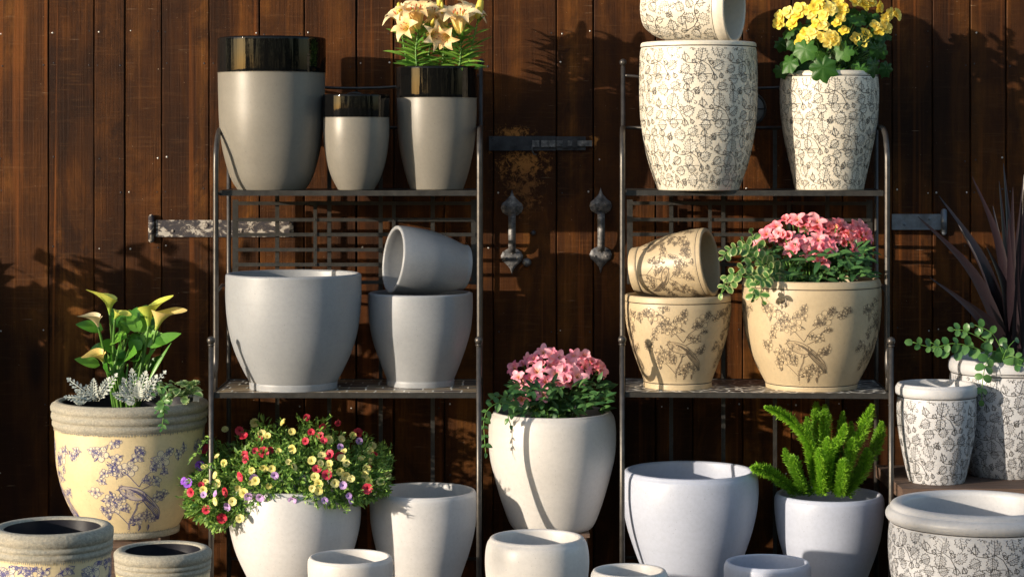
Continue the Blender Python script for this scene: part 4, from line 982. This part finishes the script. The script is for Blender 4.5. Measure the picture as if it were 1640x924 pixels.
miller('silver grey dusty miller left of the calla stems in the straw pot',150,[(152,642,113,610,.019),(152,642,125,627,.017),(150,642,150,612,.018),(154,642,172,610,.02),(158,642,184,603,.018),(145,642,108,636,.015),(140,642,122,640,.02),(155,642,140,620,.014)],51)
miller('silver grey dusty miller in front of the calla stems, centre of the straw pot',220,[(215,642,200,612,.022),(218,642,212,598,.022),(222,642,232,602,.024),(226,642,248,606,.02),(228,640,262,598,.016),(215,643,186,632,.018),(218,644,205,640,.02),(230,642,250,625,.02),(222,642,222,620,.022),(212,642,195,622,.018)],52)
# variegated rosette + ivy
rnd=random.Random(53)
pl=plant('rosette_plant','pale green variegated rosette plant at the right rim of the straw pot','foliage plant',300,CCY-.07,zc-.02); mb=MB()
for k in range(70):
    an=rnd.uniform(0,6.28); el=rnd.uniform(-.1,1.2); cx_=rnd.choice((300,304,270,285)); cy_=rnd.choice((630,620,638)); o=rel(pl,P(cx_,cy_,CCY-.08+rnd.uniform(-.02,.04)))
    if cx_<290: cy_+=8
    d=Vector((math.cos(an)*math.cos(el),math.sin(an)*math.cos(el)-.4,math.sin(el))); leaf(mb,o+d*.012,d,(0,-.3,1),rnd.uniform(.026,.042),rnd.uniform(.020,.030),.8,.2,'ovate',4,rnd.random(),0,True)
mb.build('leaves',M['g_rosette'],pl)
def vine(name,label,cat,paths,Lf,mat,seed,group=None,n=9,base=None,rnds=.95):
    rnd=random.Random(seed); q0=base or paths[0][0]; p0=P(*q0); pl=empty(name,p0,label,cat,group); lf=MB()
    for pth in paths:
        pts=[Vector(q) for q in catmull3([tuple(P(*q)-p0) for q in pth],6)]
        st=MB(); st.tube(pts,.0014,5,0,.6); st.build('stem',M['stem'],pl); Lt=sum((b_-a).length for a,b_ in zip(pts,pts[1:])); N=max(2,int(Lt/(Lf*.85)))
        for k in range(N+1):
            t=.06+.94*k/N; f=t*(len(pts)-1); i=min(int(f),len(pts)-2); q=pts[i].lerp(pts[i+1],f-i); tn=(pts[i+1]-pts[i]).normalized()
            sd=tn.cross(Vector((0,-1,.2))).normalized()
            for sg in ((-1,1) if k<N else (0,)):
                if rnd.random()<.12: continue
                d=tn*.5+sd*sg+Vector((0,rnd.uniform(-.5,.1),rnd.uniform(-.3,.3))); s_=Lf*rnd.uniform(.65,1.1)*(1-.3*t)
                leaf(lf,q,d,(rnd.uniform(-.5,.5),-.9,rnd.uniform(.1,.8)),s_,s_*rnds*.8,rnd.uniform(.0,.7),.18,'round' if rnds>.8 else 'ovate',6,rnd.random(),0,True)
    lf.build('leaves',mat,pl); return pl
vine('ivy_trailer','small ivy stem hanging over the stone collar of the calla pot','ivy',[[(258,640,6.47),(262,646,6.355),(262,665,6.35),(259,686,6.355)],[(262,648,6.355),(252,658,6.35)],[(240,628,6.47),(262,620,6.45),(272,640,6.44)]],.026,M['g_vine2'],54,rnds=.75)
mb=MB(); q=P(315,630,CCY-.05); mb.box((-.009,-.0006,-.035),(.009,.0006,.018)); o=mb.build('plant_tag',M['tagw']); o.location=q; o.rotation_euler=(R(-8),R(6),R(12)); tag(o,'small white plastic plant tag stuck behind the variegated rosette plant','plant tag')
# vines
vine('trailing_vine','green variegated vine spilling left over the rim of the large tan pot','vine',
  [[(1250,440,6.47),(1225,425,6.40),(1195,400,6.38),(1172,398,6.37),(1158,412,6.37)],[(1225,425,6.42),(1195,425,6.38),(1178,440,6.37),(1163,460,6.37),(1150,478,6.36)],[(1245,440,6.45),(1222,448,6.355),(1208,462,6.345),(1206,478,6.345)],[(1228,440,6.42),(1200,445,6.37),(1168,440,6.37),(1155,470,6.36)],[(1215,400,6.42),(1208,385,6.42),(1204,372,6.42)],[(1225,448,6.36),(1218,470,6.345),(1222,482,6.345)],[(1245,435,6.46),(1215,412,6.42),(1190,385,6.40)]],.033,M['g_vine'],61)
vine('trailing_vine','dark green vine hanging over the left rim of the tall white pot','vine',
  [[(850,660,6.550),(825,650,6.510),(800,645,6.480),(782,655,6.460),(775,675,6.460),(776,700,6.460),(778,725,6.460)],[(840,662,6.530),(815,664,6.475),(818,680,6.465)],[(830,655,6.530),(805,635,6.520),(785,640,6.490)],[(845,655,6.550),(818,640,6.520),(800,632,6.510)]],.032,M['g_vine2'],62,rnds=.8)
vine('trailing_vine','green vine sprawling left over the rim of the cordyline pot','vine',
  [[(1600,580,6.46),(1570,560,6.42),(1530,550,6.40),(1495,556,6.39),(1462,548,6.38)],[(1600,575,6.46),(1575,545,6.44),(1545,530,6.42),(1528,528,6.42)],[(1610,575,6.46),(1590,535,6.44),(1560,520,6.43)],[(1600,580,6.45),(1585,572,6.40),(1575,600,6.395),(1572,640,6.395)],[(1560,560,6.42),(1520,560,6.40),(1490,548,6.39)],[(1615,578,6.44),(1635,585,6.40),(1660,590,6.4)],[(1605,578,6.42),(1612,560,6.40),(1625,545,6.42)],[(1600,580,6.44),(1618,570,6.40),(1640,578,6.39)]],.037,M['g_vine2'],63)

# ---------------------------------------------------------------- foxtail fern
rnd=random.Random(71)
FX,FY=1322,6.53
pl=plant('foxtail_fern','bright green foxtail fern with bristly upright plumes in the lavender pot','fern',FX,FY,EYE-(806-HOR)/F*FY)
soil(pl,.14,-.03)
pn=lambda a:(1190+a[0]/5.433,640+a[1]/5.433)
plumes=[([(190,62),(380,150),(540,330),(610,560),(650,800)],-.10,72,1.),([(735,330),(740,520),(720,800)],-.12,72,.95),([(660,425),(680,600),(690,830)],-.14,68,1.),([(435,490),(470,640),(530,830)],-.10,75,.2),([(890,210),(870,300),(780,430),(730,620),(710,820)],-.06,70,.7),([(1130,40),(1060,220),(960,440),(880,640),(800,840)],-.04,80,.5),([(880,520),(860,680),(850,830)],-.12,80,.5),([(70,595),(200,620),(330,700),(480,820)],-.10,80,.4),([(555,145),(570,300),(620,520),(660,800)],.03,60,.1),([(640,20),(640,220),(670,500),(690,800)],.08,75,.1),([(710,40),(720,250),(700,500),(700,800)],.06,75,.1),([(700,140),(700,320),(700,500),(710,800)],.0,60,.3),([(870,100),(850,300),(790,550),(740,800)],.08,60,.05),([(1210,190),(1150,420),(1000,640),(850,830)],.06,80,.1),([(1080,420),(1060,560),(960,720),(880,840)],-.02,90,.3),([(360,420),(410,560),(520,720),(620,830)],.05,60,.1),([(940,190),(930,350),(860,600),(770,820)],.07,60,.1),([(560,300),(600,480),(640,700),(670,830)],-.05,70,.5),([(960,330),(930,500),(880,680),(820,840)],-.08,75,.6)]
for (pts,dy,wd,lt) in plumes:
    pp=[P(*pn(q),FY+dy*(1-k/(len(pts)-1))*1.0+(-.02)) for k,q in enumerate(pts)]
    c=[Vector(q)-pl.location for q in catmull3([tuple(q) for q in pp],10)]
    ln=[0.]
    for a,b_ in zip(c,c[1:]): ln.append(ln[-1]+(b_-a).length)
    Lt=ln[-1]; mb=MB(); mb.tube(c,.0016,5,0,.3); rad=wd/5.433/F*FY*.85
    n=int(Lt*15000); j=0
    for i in range(n):
        s_=rnd.random()*Lt*.97
        while j<len(ln)-2 and ln[j+1]<s_: j+=1
        j=0
        while ln[j+1]<s_: j+=1
        f=(s_-ln[j])/(ln[j+1]-ln[j]+1e-9); q=c[j].lerp(c[j+1],f); tn=(c[j]-c[j+1]).normalized()
        t=s_/Lt; rr=rad*min(1,.35+t*4.)*rnd.uniform(.7,1.12); 
        u_=tn.orthogonal().normalized(); v_=tn.cross(u_); a=rnd.uniform(0,6.283); rd_=u_*math.cos(a)+v_*math.sin(a)
        # clumped whorls
        d=(rd_+tn*rnd.uniform(.3,.9)).normalized(); b0=q+rd_*rr*rnd.uniform(.05,.6); tip=b0+d*rr*rnd.uniform(.35,.7)
        w=d.cross(v_rand(rnd,1)).normalized()*.0012
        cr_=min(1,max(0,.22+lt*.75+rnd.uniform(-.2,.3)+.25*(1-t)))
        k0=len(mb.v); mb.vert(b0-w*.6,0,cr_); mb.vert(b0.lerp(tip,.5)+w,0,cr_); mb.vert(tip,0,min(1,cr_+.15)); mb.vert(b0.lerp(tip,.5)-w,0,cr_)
        mb.face((k0,k0+1,k0+2,k0+3),0,False)
    mb.build('plume',M['g_fern'],pl)

# ---------------------------------------------------------------- cordyline
rnd=random.Random(81)
CY=6.55; pl=plant('cordyline_plant','dark purple cordyline with long strap leaves in the taller chalk pot','cordyline',1622,CY,EYE-(585-HOR)/F*CY)
soil(pl,.155,-.01)
tips=[((1470,347),(1560,440),-.02),((1504,314),(1575,420),.03),((1557,283),(1602,400),-.03),((1489,444),(1560,500),.0),((1580,395),(1610,470),-.08),((1607,262),(1618,400),.05),((1622,300),(1620,430),-.02),((1636,321),(1632,430),-.07),((1650,250),(1636,400),.02),((1590,330),(1612,450),.08),((1700,300),(1660,420),0),((1740,370),(1670,460),.05),((1760,450),(1690,500),-.04),((1670,260),(1645,400),.06),((1535,360),(1590,460),.08),((1640,280),(1628,430),.0),((1615,350),(1620,470),-.12),((1655,340),(1640,450),-.12),((1720,340),(1660,440),-.08),((1545,480),(1590,520),-.05),((1600,290),(1612,420),.02),((1630,400),(1628,500),-.1)]
for (tp,md,dy) in tips:
    a=P(1622+rnd.uniform(-9,9),580,CY-.01); pts=[Vector(q)-pl.location for q in catmull3([tuple(a),tuple(P(md[0],md[1],CY+dy*.5)),tuple(P(tp[0],tp[1],CY+dy*1.2))],8)]
    mb=MB(); prev=None; N=len(pts); rd=rnd.random(); W_=rnd.uniform(.012,.018); ph=rnd.uniform(-.5,.5)
    for i,q in enumerate(pts):
        t=i/(N-1); tn=(pts[min(i+1,N-1)]-pts[max(i-1,0)]).normalized(); w=tn.cross(Vector((ph,-1,.1))).normalized(); nn=w.cross(tn)
        ww=W_*(.7+.5*math.sin(math.pi*min(1,t*1.3)))*(1-t**2.2)+.0008
        cur=[mb.vert(q+w*(k*ww)+nn*abs(k)*ww*.35,t,rd,abs(k)) for k in (-1,0,1)]
        if prev:
            for k in range(2): mb.face((prev[k],prev[k+1],cur[k+1],cur[k]))
        prev=cur
    mb.build('strap_leaf',M['cordy'],pl)

# ------------------------------------------------------------------ ground and surroundings
t=NT('dark_gravel_ground'); v=t.coord(); n1=t.noise(v,60,5,.7); n2=t.noise(v,1.3,4,.5)
t.col(t.mix(.4,t.ramp(n1,[(.3,(.05,.045,.04)),(.7,(.17,.15,.13))]),t.ramp(n2,[(.3,(.06,.055,.05)),(.7,(.15,.14,.12))]))); t.set(t.b,Roughness=.9); t.bump(n1,.6,.01)
mb=MB(); mb.box((-150,-150,-.2),(150,150,0)); g=mb.build('ground',t.mat); tag(g,kind='structure')

# trees of the garden behind and left of the viewpoint (they shade the wall and show in the black glaze)
TL=[leafmat('garden_tree_leaf',(.03,.08,.015),(.09,.17,.03),.5)]; BK=simple('tree_bark',(.06,.045,.03),.9)
def tree(x,y,h,cr,label,seed,n=6500,z0=.2,ls=.17):
    rnd=random.Random(seed); r=empty('garden_tree',(x,y,0),label,'tree','garden trees around the viewpoint')
    mb=MB(); mb.tube([(0,0,0),(.05,.03,h*.3),(-.04,0,h*.6),(0,.02,h*.9)],lambda t:.13*(1-.8*t),9)
    for k in range(7):
        a=rnd.uniform(0,6.28); zz=h*rnd.uniform(.3,.7); mb.tube([(0,0,zz),(cr*.4*math.cos(a),cr*.4*math.sin(a),zz+h*.1),(cr*.8*math.cos(a),cr*.8*math.sin(a),zz+h*.2)],lambda t:.04*(1-.8*t),6)
    mb.build('trunk',BK,r); lf=MB()
    cl=[(Vector((rnd.gauss(0,cr*.42),rnd.gauss(0,cr*.42),rnd.uniform(z0,h))),rnd.uniform(.25,.5)*cr) for _ in range(22)]
    for i in range(n):
        c,rr=rnd.choice(cl); p=c+v_rand(rnd,rr*.5)
        if p.z<.05: continue
        leaf(lf,p,v_rand(rnd),v_rand(rnd),ls*rnd.uniform(.7,1.3),ls*.6,.3,.1,'ovate',2,rnd.random())
    lf.build('crown',TL[0],r); return r
TREES=True
if TREES:
    for i,(x,y,h,cr) in enumerate(((-7.5,-5,3.6,1.6),(-4.2,-6.5,4,1.8),(-1.1,-6,3.2,1.5),(2.,-6.6,3.8,1.8),(5.5,-6.5,4.2,2.),(8.5,-4.5,3.8,1.8),(9.5,0,4,1.8),(-9.5,7.2,4,1.6),(-9.2,-2.2,3.6,1.6),(-12,10.5,5,2.2))):
        tree(x,y,h,cr,'leafy garden tree standing behind the camera',100+i)

tree(-2.15,6.55,1.22,.34,'low leafy shrub added out of view at left to shade the lower barn wall',140,3800,.05,.075)  # unseen shrub, added so its shadow darkens the lower left wall
# ------------------------------------------------------------------ light, camera, world
AZ,EL=59.,9.
w=bpy.data.worlds.new('World'); S.world=w; w.use_nodes=True; nt=w.node_tree; bg=nt.nodes['Background']
sky=nt.nodes.new('ShaderNodeTexSky'); sky.sky_type='NISHITA'; sky.sun_disc=False; sky.sun_elevation=R(EL+3); sky.sun_rotation=R(180+AZ); sky.air_density=1.; sky.dust_density=1.; sky.ozone_density=1.
nt.links.new(sky.outputs[0],bg.inputs[0]); bg.inputs[1].default_value=.15
ld=bpy.data.lights.new('sun','SUN'); ld.energy=3.9; ld.angle=R(.6); ld.color=(1.,.87,.70)
lo=bpy.data.objects.new('sun',ld); COL.objects.link(lo); lo.location=(-6,0,5)
dirv=Vector((math.sin(R(AZ))*math.cos(R(EL)),math.cos(R(AZ))*math.cos(R(EL)),-math.sin(R(EL))))
lo.rotation_mode='QUATERNION'; lo.rotation_quaternion=Vector((0,0,-1)).rotation_difference(dirv)
cd=bpy.data.cameras.new('camera'); cam=bpy.data.objects.new('camera',cd); COL.objects.link(cam); S.camera=cam
cam.location=(0,0,EYE); cam.rotation_euler=(R(90),0,0); cd.sensor_width=36; cd.lens=F/1640*36; cd.shift_y=-(462-HOR)/1640; cd.clip_start=.1; cd.clip_end=600
vs=S.view_settings; vs.view_transform='Standard'; vs.look='None'; vs.exposure=.70; vs.gamma=1; vs.use_curve_mapping=False
S.cycles.use_denoising=True; S.cycles.max_bounces=8
